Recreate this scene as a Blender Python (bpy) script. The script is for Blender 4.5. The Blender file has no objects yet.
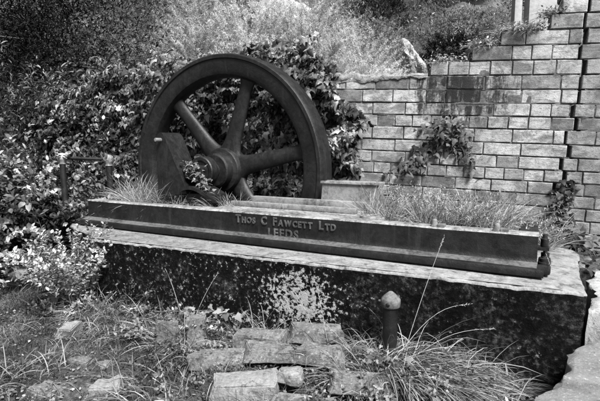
import bpy, bmesh, math
import numpy as np
from mathutils import Vector, Matrix, noise as mnoise

S = bpy.context.scene
COL = S.collection
RNG = np.random.default_rng(11)
rad = math.radians

# ------------------------------------------------------------------ camera, sky, sun, exposure
HEAD = rad(28.3)
cam = bpy.data.cameras.new('camera')
cam.lens = 28.0; cam.sensor_width = 36.0; cam.clip_start = 0.05; cam.clip_end = 600
co = bpy.data.objects.new('camera', cam); COL.objects.link(co)
co.location = (0, 0, 1.47)
co.rotation_euler = (rad(90) - math.atan(52.5 / 466.7), 0, HEAD)
S.camera = co

SUN = Vector((0.72, -0.52, 1.16)).normalized()          # towards the sun: high, from the right
w = bpy.data.worlds.new('World'); S.world = w; w.use_nodes = True
nt = w.node_tree; nt.nodes.clear()
sky = nt.nodes.new('ShaderNodeTexSky'); sky.sky_type = 'NISHITA'; sky.sun_disc = False
sky.sun_elevation = math.asin(SUN.z); sky.sun_rotation = math.atan2(SUN.x, SUN.y)
bw = nt.nodes.new('ShaderNodeRGBToBW')                   # monochrome photograph
bg = nt.nodes.new('ShaderNodeBackground'); bg.inputs[1].default_value = 0.05
wo = nt.nodes.new('ShaderNodeOutputWorld')
nt.links.new(sky.outputs[0], bw.inputs[0]); nt.links.new(bw.outputs[0], bg.inputs[0]); nt.links.new(bg.outputs[0], wo.inputs[0])
sl = bpy.data.lights.new('sun', 'SUN'); sl.energy = 4.6; sl.angle = rad(22); sl.color = (1, 1, 1)
so = bpy.data.objects.new('sun', sl); COL.objects.link(so)
so.rotation_euler = SUN.to_track_quat('Z', 'Y').to_euler(); so.location = (4, -4, 9)

S.render.engine = 'CYCLES'
S.view_settings.view_transform = 'Standard'; S.view_settings.look = 'None'
S.view_settings.exposure = 1.85; S.view_settings.gamma = 1.0; S.view_settings.use_curve_mapping = False
S.cycles.max_bounces = 6; S.cycles.diffuse_bounces = 3; S.cycles.glossy_bounces = 2
S.cycles.transmission_bounces = 3

# ------------------------------------------------------------------ materials (all neutral greys: the photograph is monochrome)
def nodes(name):
    m = bpy.data.materials.new(name); m.use_nodes = True
    t = m.node_tree; b = t.nodes['Principled BSDF']
    return m, t, b
def N(t, kind, **kw):
    n = t.nodes.new(kind)
    for k, v in kw.items():
        if k.startswith('i_'): n.inputs[int(k[2:])].default_value = v
        else: setattr(n, k, v)
    return n
def L(t, a, b): t.links.new(a, b)
def g(v): return (v, v, v, 1)
def math_(t, op, a, b=None, clamp=False):
    n = t.nodes.new('ShaderNodeMath'); n.operation = op; n.use_clamp = clamp
    for i, s in enumerate((a, b)):
        if s is None: continue
        if isinstance(s, (int, float)): n.inputs[i].default_value = s
        else: t.links.new(s, n.inputs[i])
    return n.outputs[0]
def coords(t, scale=(1, 1, 1)):
    c = t.nodes.new('ShaderNodeTexCoord'); mp = t.nodes.new('ShaderNodeMapping')
    mp.inputs['Scale'].default_value = scale
    t.links.new(c.outputs['Object'], mp.inputs[0]); return mp.outputs[0]
def noi(t, vec, scale, detail=6, rough=0.6, dist=0.0):
    n = t.nodes.new('ShaderNodeTexNoise'); n.inputs['Scale'].default_value = scale
    n.inputs['Detail'].default_value = detail; n.inputs['Roughness'].default_value = rough
    n.inputs['Distortion'].default_value = dist
    t.links.new(vec, n.inputs['Vector']); return n.outputs[0]
def ramp(t, fac, stops):
    r = t.nodes.new('ShaderNodeValToRGB'); e = r.color_ramp.elements
    while len(e) < len(stops): e.new(0.5)
    for el, (p, v) in zip(e, stops): el.position = p; el.color = g(v)
    t.links.new(fac, r.inputs[0]); return r.outputs[0]
def step(t, fac, lo, hi):
    n = t.nodes.new('ShaderNodeMapRange'); n.interpolation_type = 'SMOOTHSTEP'
    n.inputs[1].default_value = lo; n.inputs[2].default_value = hi
    t.links.new(fac, n.inputs[0]); return n.outputs[0]
def mix(t, fac, a, b):
    n = t.nodes.new('ShaderNodeMix'); n.data_type = 'RGBA'
    for i, s in ((0, fac), (6, a), (7, b)):
        if isinstance(s, (int, float)): n.inputs[i].default_value = s if i == 0 else g(s)
        else: t.links.new(s, n.inputs[i])
    return n.outputs[2]
def bump(t, b, h, strength=0.4, dist=0.01):
    n = t.nodes.new('ShaderNodeBump'); n.inputs['Strength'].default_value = strength
    n.inputs['Distance'].default_value = dist
    t.links.new(h, n.inputs['Height']); t.links.new(n.outputs[0], b.inputs['Normal'])

def leaf_mat(name, lo, hi, trans=0.25, rough=0.5, spec=0.4, patch=0.0):
    m, t, b = nodes(name)
    ge = t.nodes.new('ShaderNodeNewGeometry')
    c = ramp(t, ge.outputs['Random Per Island'], [(0.0, lo), (0.55, (lo + hi) / 2), (1.0, hi)])
    if patch > 0:      # lighter and darker kinds of plant growing through each other
        k = ramp(t, noi(t, coords(t), patch, 4, 0.6), [(0.40, 0.12), (0.50, 0.65), (0.60, 1.6)])
        q = t.nodes.new('ShaderNodeMix'); q.data_type = 'RGBA'; q.blend_type = 'MULTIPLY'; q.inputs[0].default_value = 1
        L(t, c, q.inputs[6]); L(t, k, q.inputs[7]); c = q.outputs[2]
    L(t, c, b.inputs['Base Color']); b.inputs['Roughness'].default_value = rough
    b.inputs['Specular IOR Level'].default_value = spec
    if trans > 0:
        tr = t.nodes.new('ShaderNodeBsdfTranslucent'); L(t, c, tr.inputs[0])
        mx = t.nodes.new('ShaderNodeMixShader'); mx.inputs[0].default_value = trans
        L(t, b.outputs[0], mx.inputs[1]); L(t, tr.outputs[0], mx.inputs[2])
        L(t, mx.outputs[0], t.nodes['Material Output'].inputs[0])
    return m

def iron_mat(name, lo=0.018, hi=0.06, rough=0.5, dust_light=0.0):
    m, t, b = nodes(name); v = coords(t)
    n1 = noi(t, v, 3.2, 8, 0.7); n2 = noi(t, v, 34, 6, 0.75); n3 = noi(t, v, 150, 4, 0.65); n4 = noi(t, v, 11, 7, 0.72, 0.5)
    n5 = noi(t, coords(t, (16, 16, 1.8)), 1.0, 6, 0.7)                       # rust runs
    f = math_(t, 'ADD', math_(t, 'MULTIPLY', n1, 0.4), math_(t, 'ADD', math_(t, 'MULTIPLY', n4, 0.35), math_(t, 'MULTIPLY', n2, 0.25)))
    c = ramp(t, f, [(0.38, lo * .7), (0.50, (lo + hi) / 2), (0.62, hi * 1.5)])
    c = mix(t, math_(t, 'MULTIPLY', step(t, n5, 0.54, 0.70), 0.6), c, hi * 2.0)
    c = mix(t, math_(t, 'MULTIPLY', step(t, n4, 0.60, 0.66), 0.55), c, lo * .5)  # flaked paint
    c = mix(t, math_(t, 'MULTIPLY', step(t, n2, 0.64, 0.70), 0.6), c, hi * 3.2)  # lichen and rust specks
    if dust_light > 0:  # pale patches: serve for dust and for light painted on upward faces
        c = mix(t, math_(t, 'MULTIPLY', step(t, math_(t, 'ADD', math_(t, 'MULTIPLY', n1, .5), math_(t, 'MULTIPLY', n2, .5)), 0.40, 0.60), 0.85), c, dust_light)
    L(t, c, b.inputs['Base Color'])
    r = math_(t, 'ADD', math_(t, 'MULTIPLY', n4, 0.55), rough - 0.22); L(t, r, b.inputs['Roughness'])
    b.inputs['Specular IOR Level'].default_value = 0.26
    h = math_(t, 'ADD', math_(t, 'MULTIPLY', n2, 0.55), math_(t, 'ADD', math_(t, 'MULTIPLY', n3, 0.3), math_(t, 'MULTIPLY', n4, 0.5)))
    bump(t, b, h, 0.55, 0.010)
    return m

def stone_mat(name, lo, hi, moss=0.0, mossv=0.03, scale=6.0, bumpd=0.012, spk=0.0):
    m, t, b = nodes(name); v = coords(t)
    n1 = noi(t, v, scale, 8, 0.68); n2 = noi(t, v, scale * 7, 6, 0.7); n4 = noi(t, v, scale * 1.7, 5, 0.6, 0.6)
    f = math_(t, 'ADD', math_(t, 'MULTIPLY', n1, 0.55), math_(t, 'MULTIPLY', n2, 0.45))
    ge = t.nodes.new('ShaderNodeNewGeometry')
    c = ramp(t, f, [(0.33, lo), (0.5, (lo + hi) / 2), (0.66, hi)])
    if moss > 0: mo = math_(t, 'ADD', math_(t, 'MULTIPLY', n4, 0.55), math_(t, 'MULTIPLY', noi(t, v, scale * 4.3, 7, 0.75), 0.45)); c = mix(t, math_(t, 'MULTIPLY', step(t, mo, 0.60 - moss * 0.3, 0.70 - moss * 0.2), 0.85), c, mossv)
    if spk > 0: c = mix(t, math_(t, 'MULTIPLY', step(t, n2, 0.60, 0.66), spk), c, 0.5)
    L(t, c, b.inputs['Base Color']); b.inputs['Roughness'].default_value = 0.9
    b.inputs['Specular IOR Level'].default_value = 0.25
    bump(t, b, f, 0.7, bumpd)
    return m

def brick_mat(name, lo, hi, dark_patch, dk=0.42):
    m, t, b = nodes(name); v = coords(t)
    ge = t.nodes.new('ShaderNodeNewGeometry')
    ro = ramp(t, ge.outputs['Random Per Island'], [(0.0, lo * dk), (0.07, lo * .8), (0.3, (lo + hi) / 2), (1.0, hi)])
    n1 = noi(t, v, 5, 7, 0.7); n2 = noi(t, coords(t, (9, 9, 17)), 2.2, 8, 0.75); n3 = noi(t, v, 90, 4, 0.7)
    f = math_(t, 'ADD', math_(t, 'MULTIPLY', n1, 0.5), math_(t, 'MULTIPLY', n2, 0.5))
    n9 = noi(t, v, 1.3, 5, 0.6); f9 = math_(t, 'ADD', math_(t, 'MULTIPLY', f, .66), math_(t, 'MULTIPLY', n9, .34)); k = ramp(t, f9, [(0.36, 0.22), (0.45, 0.72), (0.53, 1.0), (0.64, 1.25)])
    c = t.nodes.new('ShaderNodeMix'); c.data_type = 'RGBA'; c.blend_type = 'MULTIPLY'; c.inputs[0].default_value = 1
    L(t, ro, c.inputs[6]); L(t, k, c.inputs[7]); c = c.outputs[2]
    pits = step(t, n3, 0.60, 0.68); c = mix(t, math_(t, 'MULTIPLY', pits, 0.75), c, 0.03); gr = step(t, noi(t, v, 22, 7, 0.8), 0.55, 0.64); c = mix(t, math_(t, 'MULTIPLY', gr, 0.65), c, 0.04); g2 = step(t, noi(t, coords(t, (3, 3, 4.2)), 1, 9, 0.8, .4), 0.43, 0.60); c = mix(t, math_(t, 'MULTIPLY', g2, 0.72), c, 0.045); lam = step(t, noi(t, coords(t, (5, 5, 42)), 1, 6, 0.7), .52, .62); c = mix(t, math_(t, 'MULTIPLY', lam, .55), c, .06)
    if dark_patch:   # black algae where water runs off the broken step of the wall
        sx = t.nodes.new('ShaderNodeSeparateXYZ'); L(t, v, sx.inputs[0])
        a = math_(t, 'MULTIPLY', step(t, sx.outputs[0], -2.1, -1.45), math_(t, 'SUBTRACT', 1, step(t, sx.outputs[0], -1.25, -0.45)))
        q = math_(t, 'MULTIPLY', step(t, sx.outputs[2], 1.55, 1.95), math_(t, 'SUBTRACT', 1, step(t, sx.outputs[2], 2.15, 2.2)))
        a = math_(t, 'MULTIPLY', a, q)
        st = math_(t, 'ADD', math_(t, 'MULTIPLY', noi(t, coords(t, (10, 10, 1.9)), 1.0, 7, 0.8), .75), math_(t, 'MULTIPLY', noi(t, v, 40, 5, .8), .25))
        th = math_(t, 'ADD', st, math_(t, 'MULTIPLY', a, 0.21))
        c = mix(t, math_(t, 'MULTIPLY', step(t, th, 0.57, 0.70), .93), c, 0.010)
        lowm = math_(t, 'SUBTRACT', 1, step(t, sx.outputs[2], 0.75, 1.35))
        th2 = math_(t, 'ADD', n1, math_(t, 'MULTIPLY', lowm, 0.12))
        c = mix(t, math_(t, 'MULTIPLY', step(t, th2, 0.58, 0.74), 0.8), c, 0.03)
    L(t, c, b.inputs['Base Color']); b.inputs['Roughness'].default_value = 0.92
    b.inputs['Specular IOR Level'].default_value = 0.06
    bump(t, b, math_(t, 'ADD', math_(t, 'MULTIPLY', f, 0.6), math_(t, 'MULTIPLY', n3, -0.45)), 0.75, 0.014)
    return m

def algae_mat(name):
    """plinth face: concrete black with algae, white lichen blotches in a patch and thin speckle elsewhere"""
    m, t, b = nodes(name); v = coords(t)
    n1 = noi(t, v, 4, 8, 0.7); n2 = noi(t, v, 30, 6, 0.72); n3 = noi(t, v, 62, 4, 0.6); n5 = noi(t, coords(t, (7, 7, 1.3)), 1, 5, 0.6)
    c = ramp(t, math_(t, 'ADD', math_(t, 'MULTIPLY', n1, 0.5), math_(t, 'MULTIPLY', n2, 0.5)), [(0.44, 0.002), (0.54, 0.006), (0.66, 0.05)])
    sx = t.nodes.new('ShaderNodeSeparateXYZ'); L(t, v, sx.inputs[0])
    dx = math_(t, 'DIVIDE', math_(t, 'ADD', sx.outputs[0], 1.62), 0.30); dz = math_(t, 'DIVIDE', math_(t, 'SUBTRACT', sx.outputs[2], 0.32), 0.24)
    d2 = math_(t, 'ADD', math_(t, 'MULTIPLY', dx, dx), math_(t, 'MULTIPLY', dz, dz))
    blob = math_(t, 'POWER', 2.718, math_(t, 'MULTIPLY', d2, -1))
    dx2 = math_(t, 'DIVIDE', math_(t, 'ADD', sx.outputs[0], 2.6), 1.3)
    blob2 = math_(t, 'POWER', 2.718, math_(t, 'MULTIPLY', math_(t, 'MULTIPLY', dx2, dx2), -1))
    lic = math_(t, 'ADD', n2, math_(t, 'ADD', math_(t, 'MULTIPLY', blob, 0.20), math_(t, 'MULTIPLY', blob2, 0.06)))
    c = mix(t, step(t, lic, 0.655, 0.70), c, 0.26)
    c = mix(t, math_(t, 'MULTIPLY', step(t, n3, 0.69, 0.73), 0.6), c, 0.14)
    c = mix(t, math_(t, 'MULTIPLY', step(t, math_(t, 'ADD', math_(t, 'MULTIPLY', n5, .6), math_(t, 'MULTIPLY', n2, .4)), 0.53, 0.70), 0.55), c, 0.07)
    n6 = noi(t, v, 9, 8, 0.75, 0.4); c = mix(t, math_(t, 'MULTIPLY', step(t, math_(t, 'ADD', math_(t, 'MULTIPLY', n6, .7), math_(t, 'MULTIPLY', n2, .3)), 0.54, 0.66), 0.6), c, 0.09)
    L(t, c, b.inputs['Base Color']); b.inputs['Roughness'].default_value = 0.85
    b.inputs['Specular IOR Level'].default_value = 0.04
    bump(t, b, math_(t, 'ADD', n6, n2), 0.9, 0.02)
    return m

M = {}
M['iron'] = iron_mat('cast_iron', 0.003, 0.010, 0.40)
M['bed_iron'] = iron_mat('bed_iron', 0.002, 0.008, 0.42)
M['worn_lit_iron'] = iron_mat('worn_lit_iron', 0.03, 0.10, 0.45, dust_light=0.24)  # wear and dust, plus sky brightness painted into the bed's upward faces
M['lit_letter_iron'] = iron_mat('lit_letter_iron', 0.02, 0.07, 0.45)  # lighter than the web: light caught by raised letters, painted in the colour
M['lit_ledge_iron'] = iron_mat('lit_iron', 0.015, 0.05, 0.5, dust_light=0.075)  # painted light: paler base colour for the upward side of the flange
M['pale_iron'] = iron_mat('weathered_pale_iron', 0.05, 0.14, 0.55, dust_light=0.16)
M['cap_iron'] = iron_mat('lichened_iron', 0.03, 0.08, 0.65, dust_light=0.12)
M['concrete'] = stone_mat('concrete', 0.05, 0.22, 0.35, 0.03, 7.0, 0.02)
M['slab'] = stone_mat('rough_concrete', 0.06, 0.15, 0.12, 0.05, 9.0, 0.02, spk=0.4)
M['algae'] = algae_mat('algae_concrete')
M['rubble'] = stone_mat('rubble', 0.10, 0.34, 0.3, 0.03, 8.0, 0.03)
M['mortar'] = stone_mat('mortar', 0.015, 0.12, 0.3, 0.015, 7.0, 0.01)
M['mortar_cap'] = stone_mat('mortar_cap', 0.06, 0.26, 0.35, 0.04, 11.0, 0.05)
M['brick'] = brick_mat('slate_brick', 0.19, 0.34, True, 0.6)
M['brick_grey'] = brick_mat('grey_slate_brick', 0.15, 0.22, False, 0.85)
M['moss_brick'] = stone_mat('mossy_brick', 0.03, 0.18, 0.42, 0.02, 10.0, 0.03, spk=0.3)
M['pale_brick'] = stone_mat('pale_brick', 0.06, 0.24, 0.35, 0.04, 8.0, 0.03)
M['rock'] = stone_mat('rock', 0.12, 0.3, 0.2, 0.06, 1.6, 0.15)
M['post_concrete'] = stone_mat('post_concrete', 0.14, 0.25, 0.1, 0.1, 3.0, 0.01)
M['soil'] = stone_mat('soil', 0.012, 0.06, 0.3, 0.02, 6.0, 0.03)
M['bark'] = stone_mat('bark', 0.03, 0.10, 0.3, 0.02, 14.0, 0.02)
def ground_mat():
    m, t, b = nodes('mossy_ground'); v = coords(t)
    n1 = noi(t, v, 1.8, 6, 0.65); n2 = noi(t, v, 26, 7, 0.75); n3 = noi(t, v, 110, 4, 0.7)
    f = math_(t, 'ADD', math_(t, 'MULTIPLY', n1, 0.4), math_(t, 'MULTIPLY', n2, 0.6))
    c = ramp(t, f, [(0.36, 0.012), (0.5, 0.05), (0.66, 0.16)])
    L(t, c, b.inputs['Base Color']); b.inputs['Roughness'].default_value = 0.95; b.inputs['Specular IOR Level'].default_value = 0.1
    bump(t, b, math_(t, 'ADD', n2, math_(t, 'MULTIPLY', n3, 0.5)), 1.0, 0.03)
    return m
M['ground'] = ground_mat()
M['hill'] = stone_mat('hillside', 0.015, 0.09, 0.4, 0.012, 1.2, 0.2)
M['ivy'] = leaf_mat('ivy_leaf', 0.008, 0.19, 0.10, 0.48, 0.18, 1.6)
M['ivy_dark'] = leaf_mat('dark_ivy_leaf', 0.005, 0.085, 0.08, 0.55, 0.15)
M['ivy_bright'] = leaf_mat('young_ivy_leaf', 0.03, 0.20, 0.15, 0.55, 0.15)
M['bramble'] = leaf_mat('bramble_leaf', 0.012, 0.24, 0.15, 0.55, 0.15, 1.8)
M['small_leaf'] = leaf_mat('small_pale_leaf', 0.08, 0.40, 0.2, 0.55, 0.15)
M['dock'] = leaf_mat('broad_leaf', 0.12, 0.30, 0.15, 0.55, 0.15)
M['tree_dark'] = leaf_mat('dark_leaf', 0.003, 0.026, 0.1, 0.75, 0.06, 0.8)
M['tree_mid'] = leaf_mat('mid_leaf', 0.015, 0.12, 0.2, 0.55, 0.15)
M['sapling'] = leaf_mat('sapling_leaf', 0.05, 0.24, 0.25, 0.55, 0.15)
M['shrub_pale'] = leaf_mat('feathery_leaf', 0.22, 0.44, 0.5, 0.6, 0.2)
M['shrub_bright'] = leaf_mat('bright_feathery_leaf', 0.30, 0.52, 0.5, 0.6, 0.2)
M['shrub_mid'] = leaf_mat('shrub_leaf', 0.06, 0.28, 0.3, 0.6, 0.2)
M['scrub'] = leaf_mat('hill_scrub', 0.006, 0.20, 0.2, 0.6, 0.1, 0.5)
M['grass'] = leaf_mat('grass_blade', 0.010, 0.12, 0.2, 0.6, 0.2, 2.2)
M['dry_grass'] = leaf_mat('dry_grass', 0.06, 0.35, 0.25, 0.6, 0.2)
M['long_grass'] = leaf_mat('long_grass', 0.02, 0.27, 0.2, 0.55, 0.15)
M['clover'] = leaf_mat('ground_leaf', 0.015, 0.20, 0.15, 0.6, 0.2, 2.5)
M['stem'] = stone_mat('stem', 0.06, 0.2, 0, 0, 20, 0.003)
M['pale_stem'] = stone_mat('pale_stem', 0.14, 0.3, 0, 0, 20, 0.003)

# ------------------------------------------------------------------ object helpers
def tag(o, label=None, cat=None, group=None, kind=None):
    if label: o['label'] = label
    if cat: o['category'] = cat
    if group: o['group'] = group
    if kind: o['kind'] = kind
    return o
def empty(name, loc, label, cat, group=None, rz=0.0):
    o = bpy.data.objects.new(name, None); COL.objects.link(o); o.empty_display_size = 0.1
    o.location = loc; o.rotation_euler = (0, 0, rz); return tag(o, label, cat, group)
class MB:
    def __init__(s): s.v = []; s.f = []
    def add(s, vs, fs):
        n = len(s.v); s.v += [tuple(map(float, v)) for v in vs]; s.f += [tuple(i + n for i in f) for f in fs]; return s
    def box(s, lo, hi, jit=0.0, ch=0.0, rng=RNG):
        lo = np.array(lo, float); hi = np.array(hi, float)
        if ch <= 0:
            vs = np.array([[(lo, hi)[a][0], (lo, hi)[b][1], (lo, hi)[c][2]] for a in (0, 1) for b in (0, 1) for c in (0, 1)])
            fs = [(0, 1, 3, 2), (4, 6, 7, 5), (0, 4, 5, 1), (2, 3, 7, 6), (0, 2, 6, 4), (1, 5, 7, 3)]
            if jit: vs = vs + rng.uniform(-jit, jit, vs.shape)
            return s.add(vs, fs)
        bm = bmesh.new(); bmesh.ops.create_cube(bm, size=1)
        for v in bm.verts:
            v.co = Vector(lo + (np.array(v.co) + 0.5) * (hi - lo)) + Vector(rng.uniform(-jit, jit, 3))
        bmesh.ops.bevel(bm, geom=bm.edges[:], offset=ch, segments=2, affect='EDGES', profile=0.6)
        s.add([v.co[:] for v in bm.verts], [[v.index for v in f.verts] for f in bm.faces]); bm.free(); return s
    def lathe(s, prof, n=32, axis='Z', center=(0, 0, 0), closed=False):
        """prof: (radius, along axis)"""
        vs = []; m = len(prof)
        for i in range(n):
            a = 2 * math.pi * i / n
            for r, h in prof:
                c, d = r * math.cos(a), r * math.sin(a)
                p = {'Z': (c, d, h), 'Y': (d, h, c), 'X': (h, c, d)}[axis]
                vs.append((p[0] + center[0], p[1] + center[1], p[2] + center[2]))
        fs = []
        for i in range(n):
            j = (i + 1) % n
            for k in range(m if closed else m - 1):
                l = (k + 1) % m
                fs.append((i * m + k, j * m + k, j * m + l, i * m + l))
        if not closed:
            for k in (0, m - 1):
                if prof[k][0] > 1e-6: fs.append([i * m + k for i in range(n)][::-1 if k == 0 else 1])
        return s.add(vs, fs)
    def tube(s, pts, r0, r1=None, n=6):
        r1 = r0 if r1 is None else r1
        pts = [Vector(p) for p in pts]; vs = []; m = len(pts)
        for i, p in enumerate(pts):
            d = (pts[min(i + 1, m - 1)] - pts[max(i - 1, 0)]).normalized()
            a = d.orthogonal().normalized(); b = d.cross(a); r = r0 + (r1 - r0) * i / max(1, m - 1)
            for k in range(n):
                t = 2 * math.pi * k / n; vs.append(p + (a * math.cos(t) + b * math.sin(t)) * r)
        fs = [(i * n + k, i * n + (k + 1) % n, (i + 1) * n + (k + 1) % n, (i + 1) * n + k) for i in range(m - 1) for k in range(n)]
        fs += [tuple(range(n))[::-1], tuple((m - 1) * n + k for k in range(n))]
        return s.add(vs, fs)
    def build(s, name, mat, parent=None, smooth=None, world=True, bevel=0.0):
        me = bpy.data.meshes.new(name); me.from_pydata(s.v, [], s.f)
        bm = bmesh.new(); bm.from_mesh(me); bmesh.ops.recalc_face_normals(bm, faces=bm.faces); bm.to_mesh(me); bm.free()
        return finish(name, me, mat, parent, smooth, world, bevel)
def finish(name, me, mat, parent=None, smooth=None, world=True, bevel=0.0):
    for m in (mat if isinstance(mat, (list, tuple)) else [mat]): me.materials.append(m)
    if smooth is not None:
        me.shade_smooth(); me.set_sharp_from_angle(angle=rad(smooth))
    o = bpy.data.objects.new(name, me); COL.objects.link(o)
    if parent is not None:
        o.parent = parent
        if world and parent.type == 'EMPTY':        # geometry given in world space under a placed parent
            o.matrix_parent_inverse = Matrix.LocRotScale(parent.location, parent.rotation_euler, parent.scale).inverted()
    if bevel > 0:
        b = o.modifiers.new('bevel', 'BEVEL'); b.width = bevel; b.segments = 2; b.limit_method = 'ANGLE'; b.angle_limit = rad(40)
    return o
def raw_mesh(name, V, loops, sizes):
    me = bpy.data.meshes.new(name); V = np.ascontiguousarray(V, np.float32)
    sizes = np.asarray(sizes, np.int32); starts = np.concatenate([[0], np.cumsum(sizes)[:-1]]).astype(np.int32)
    me.vertices.add(len(V)); me.vertices.foreach_set('co', V.ravel())
    me.loops.add(len(loops)); me.loops.foreach_set('vertex_index', np.asarray(loops, np.int32))
    me.polygons.add(len(sizes)); me.polygons.foreach_set('loop_start', starts); me.polygons.foreach_set('loop_total', sizes)
    me.update(calc_edges=True); me.validate(); return me
def norm(a): return a / np.maximum(np.linalg.norm(a, axis=1, keepdims=True), 1e-9)

TPL = {
 'ivy': (np.array([[0,0,0],[.30,-.10,.03],[.50,.22,-.05],[.27,.38,.0],[.20,.62,-.03],[0,1,-.12],[-.20,.62,-.03],[-.27,.38,.0],[-.50,.22,-.05],[-.30,-.10,.03],[0,.45,.07]]),
         [[0,1,2,3,10],[10,3,4,5],[10,5,6,7],[0,10,7,8,9]]),
 'ivy_curled': (np.array([[0,0,0],[.22,-.08,-.06],[.44,.16,-.20],[.26,.36,-.07],[.22,.60,-.10],[.06,.96,-.38],[-.15,.62,-.08],[-.22,.36,-.02],[-.40,.20,-.12],[-.24,-.10,.0],[0,.42,.08]]),
         [[0,1,2,3,10],[10,3,4,5],[10,5,6,7],[0,10,7,8,9]]),
 'ivy_long': (np.array([[0,0,0],[.20,.02,.06],[.30,.24,.10],[.17,.42,.05],[.12,.66,.02],[-.03,1.05,-.18],[-.14,.64,.0],[-.20,.42,.02],[-.36,.18,.0],[-.20,-.04,.02],[0,.45,-.02]]),
         [[0,1,2,3,10],[10,3,4,5],[10,5,6,7],[0,10,7,8,9]]),
 'oval': (np.array([[0,0,0],[.26,.28,.05],[.24,.66,.02],[0,1,-.10],[-.24,.66,.02],[-.26,.28,.05],[0,.5,-.03]]),
          [[0,1,2,6],[6,2,3],[6,3,4],[0,6,4,5]]),
 'narrow': (np.array([[0,0,0],[.10,.4,.03],[0,1,-.12],[-.10,.4,.03]]), [[0,1,2,3]]),
 'lance': (np.array([[0,0,0],[.13,.35,.05],[.08,.7,.0],[0,1,-.15],[-.08,.7,.0],[-.13,.35,.05]]), [[0,1,2,3],[0,3,4,5]]),
}
def leaves(kind, P, Y, Nrm, size):
    """leaf blades: base points P, axes Y, face normals Nrm, lengths size -> verts, loops, sizes"""
    T, F = TPL[kind]; n = len(P); Y = norm(Y); X = norm(np.cross(Y, Nrm)); Z = np.cross(X, Y)
    size = np.broadcast_to(size, (n,))[:, None, None]
    V = P[:, None, :] + size * (T[None, :, 0:1] * X[:, None, :] + T[None, :, 1:2] * Y[:, None, :] + T[None, :, 2:3] * Z[:, None, :])
    fl = np.concatenate([np.array(f) for f in F]); sz = np.array([len(f) for f in F])
    lo = (fl[None, :] + (np.arange(n) * len(T))[:, None]).ravel()
    return V.reshape(-1, 3), lo, np.tile(sz, n)
def merge(parts):
    V = []; Lp = []; Sz = []; o = 0
    for v, l, s in parts: V.append(v); Lp.append(l + o); Sz.append(s); o += len(v)
    return np.concatenate(V), np.concatenate(Lp), np.concatenate(Sz)
def blades(P, D, length, width, droop, rng, seg=4):
    """grass blades: bases P, initial directions D, gravity bend droop"""
    n = len(P); D = norm(D); length = np.broadcast_to(length, (n,)); droop = np.broadcast_to(droop, (n,)); width = np.broadcast_to(width, (n,))
    a = rng.uniform(0, 2 * np.pi, n); W = np.stack([np.cos(a), np.sin(a), np.zeros(n)], 1)
    W = norm(W - D * (W * D).sum(1, keepdims=True))
    hor = D.copy(); hor[:, 2] = 0; hor = norm(hor + 1e-6)
    rows = []; p = P.copy(); d = D.copy()
    for k in range(seg + 1):
        t = k / seg
        if k < seg:
            ww = (width * (1 - t * 0.65))[:, None]
            rows += [p - W * ww / 2, p + W * ww / 2]
            d = norm(d + (hor * 0.35 - np.array([0, 0, 1.0])) * (droop * (0.3 + t))[:, None] / seg)
            p = p + d * (length / seg)[:, None]
        else: rows.append(p)
    V = np.stack(rows, 1); m = V.shape[1]
    f = []; sz = []
    for k in range(seg - 1): f += [2 * k, 2 * k + 1, 2 * k + 3, 2 * k + 2]; sz.append(4)
    f += [2 * seg - 2, 2 * seg - 1, 2 * seg]; sz.append(3)
    lo = (np.array(f)[None, :] + (np.arange(n) * m)[:, None]).ravel()
    return V.reshape(-1, 3), lo, np.tile(np.array(sz), n)
def fbm(P, s, seed=0.0, oct=3):
    """cheap smooth noise from sines, -1..1-ish"""
    r = np.zeros(len(P)); a = 1.0; rs = np.random.default_rng(int(seed * 13) + 5)
    for k in range(oct):
        for j in range(3):
            d = rs.normal(size=P.shape[1]); d /= np.linalg.norm(d)
            r += a * np.sin((P @ d) * s * (1.0 + 0.37 * j) + rs.uniform(0, 6.28)) / 3
        a *= 0.55; s *= 2.1
    return r
def leafy(name, mat, parent, data, label=None):
    V, lo, sz = data
    me = raw_mesh(name, V, lo, sz)
    return finish(name, me, mat, parent)

def sprays(rng, base, n, length, spread, lean, leaf, kind, per, droop=0.5, base_r=0.15, up=1.0):
    """stems arching from a base with leaves set along them -> (stem polylines, leaf data)"""
    base = np.array(base, float)          # one point, or one per stem
    a = rng.uniform(0, 2 * np.pi, n); rr = base_r * np.sqrt(rng.uniform(0, 1, n))
    P = base + np.stack([rr * np.cos(a), rr * np.sin(a), np.zeros(n)], 1)
    D = np.stack([np.cos(a) * spread * rng.uniform(.2, 1, n), np.sin(a) * spread * rng.uniform(.2, 1, n), np.full(n, up)], 1) + np.array(lean)
    D = norm(D + rng.normal(0, .12, D.shape)); Ln = length * rng.uniform(.55, 1, n)
    seg = 8; pts = [P]; d = D.copy(); hor = D.copy(); hor[:, 2] = 0
    for k in range(seg):
        d = norm(d + (hor * .4 - np.array([0, 0, 1.0])) * droop * (.25 + k / seg) / seg + rng.normal(0, .05, d.shape))
        pts.append(pts[-1] + d * (Ln / seg)[:, None])
    pts = np.stack(pts, 1)
    t = rng.uniform(.12, 1, (n, per)) * seg; i = np.minimum(t.astype(int), seg - 1); fr = (t - i)[..., None]
    idx = np.arange(n)[:, None]
    Q = pts[idx, i] * (1 - fr) + pts[idx, i + 1] * fr; Dd = pts[idx, i + 1] - pts[idx, i]
    Q = Q.reshape(-1, 3); Dd = norm(Dd.reshape(-1, 3))
    side = norm(np.cross(Dd, rng.normal(0, 1, Dd.shape)))
    Y = norm(side + Dd * .55 + np.array([0, 0, .15])); Nm = norm(Dd * .6 + np.array([0, 0, 1.0]) + rng.normal(0, .35, Y.shape))
    return pts, leaves(kind, Q, Y, Nm, leaf * rng.uniform(.55, 1.15, len(Q)))
def stem_mesh(pts, r, every=1):
    m = MB()
    for p in pts[::every]: m.tube(p[::2], r, r * .35, 4)
    return m

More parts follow.
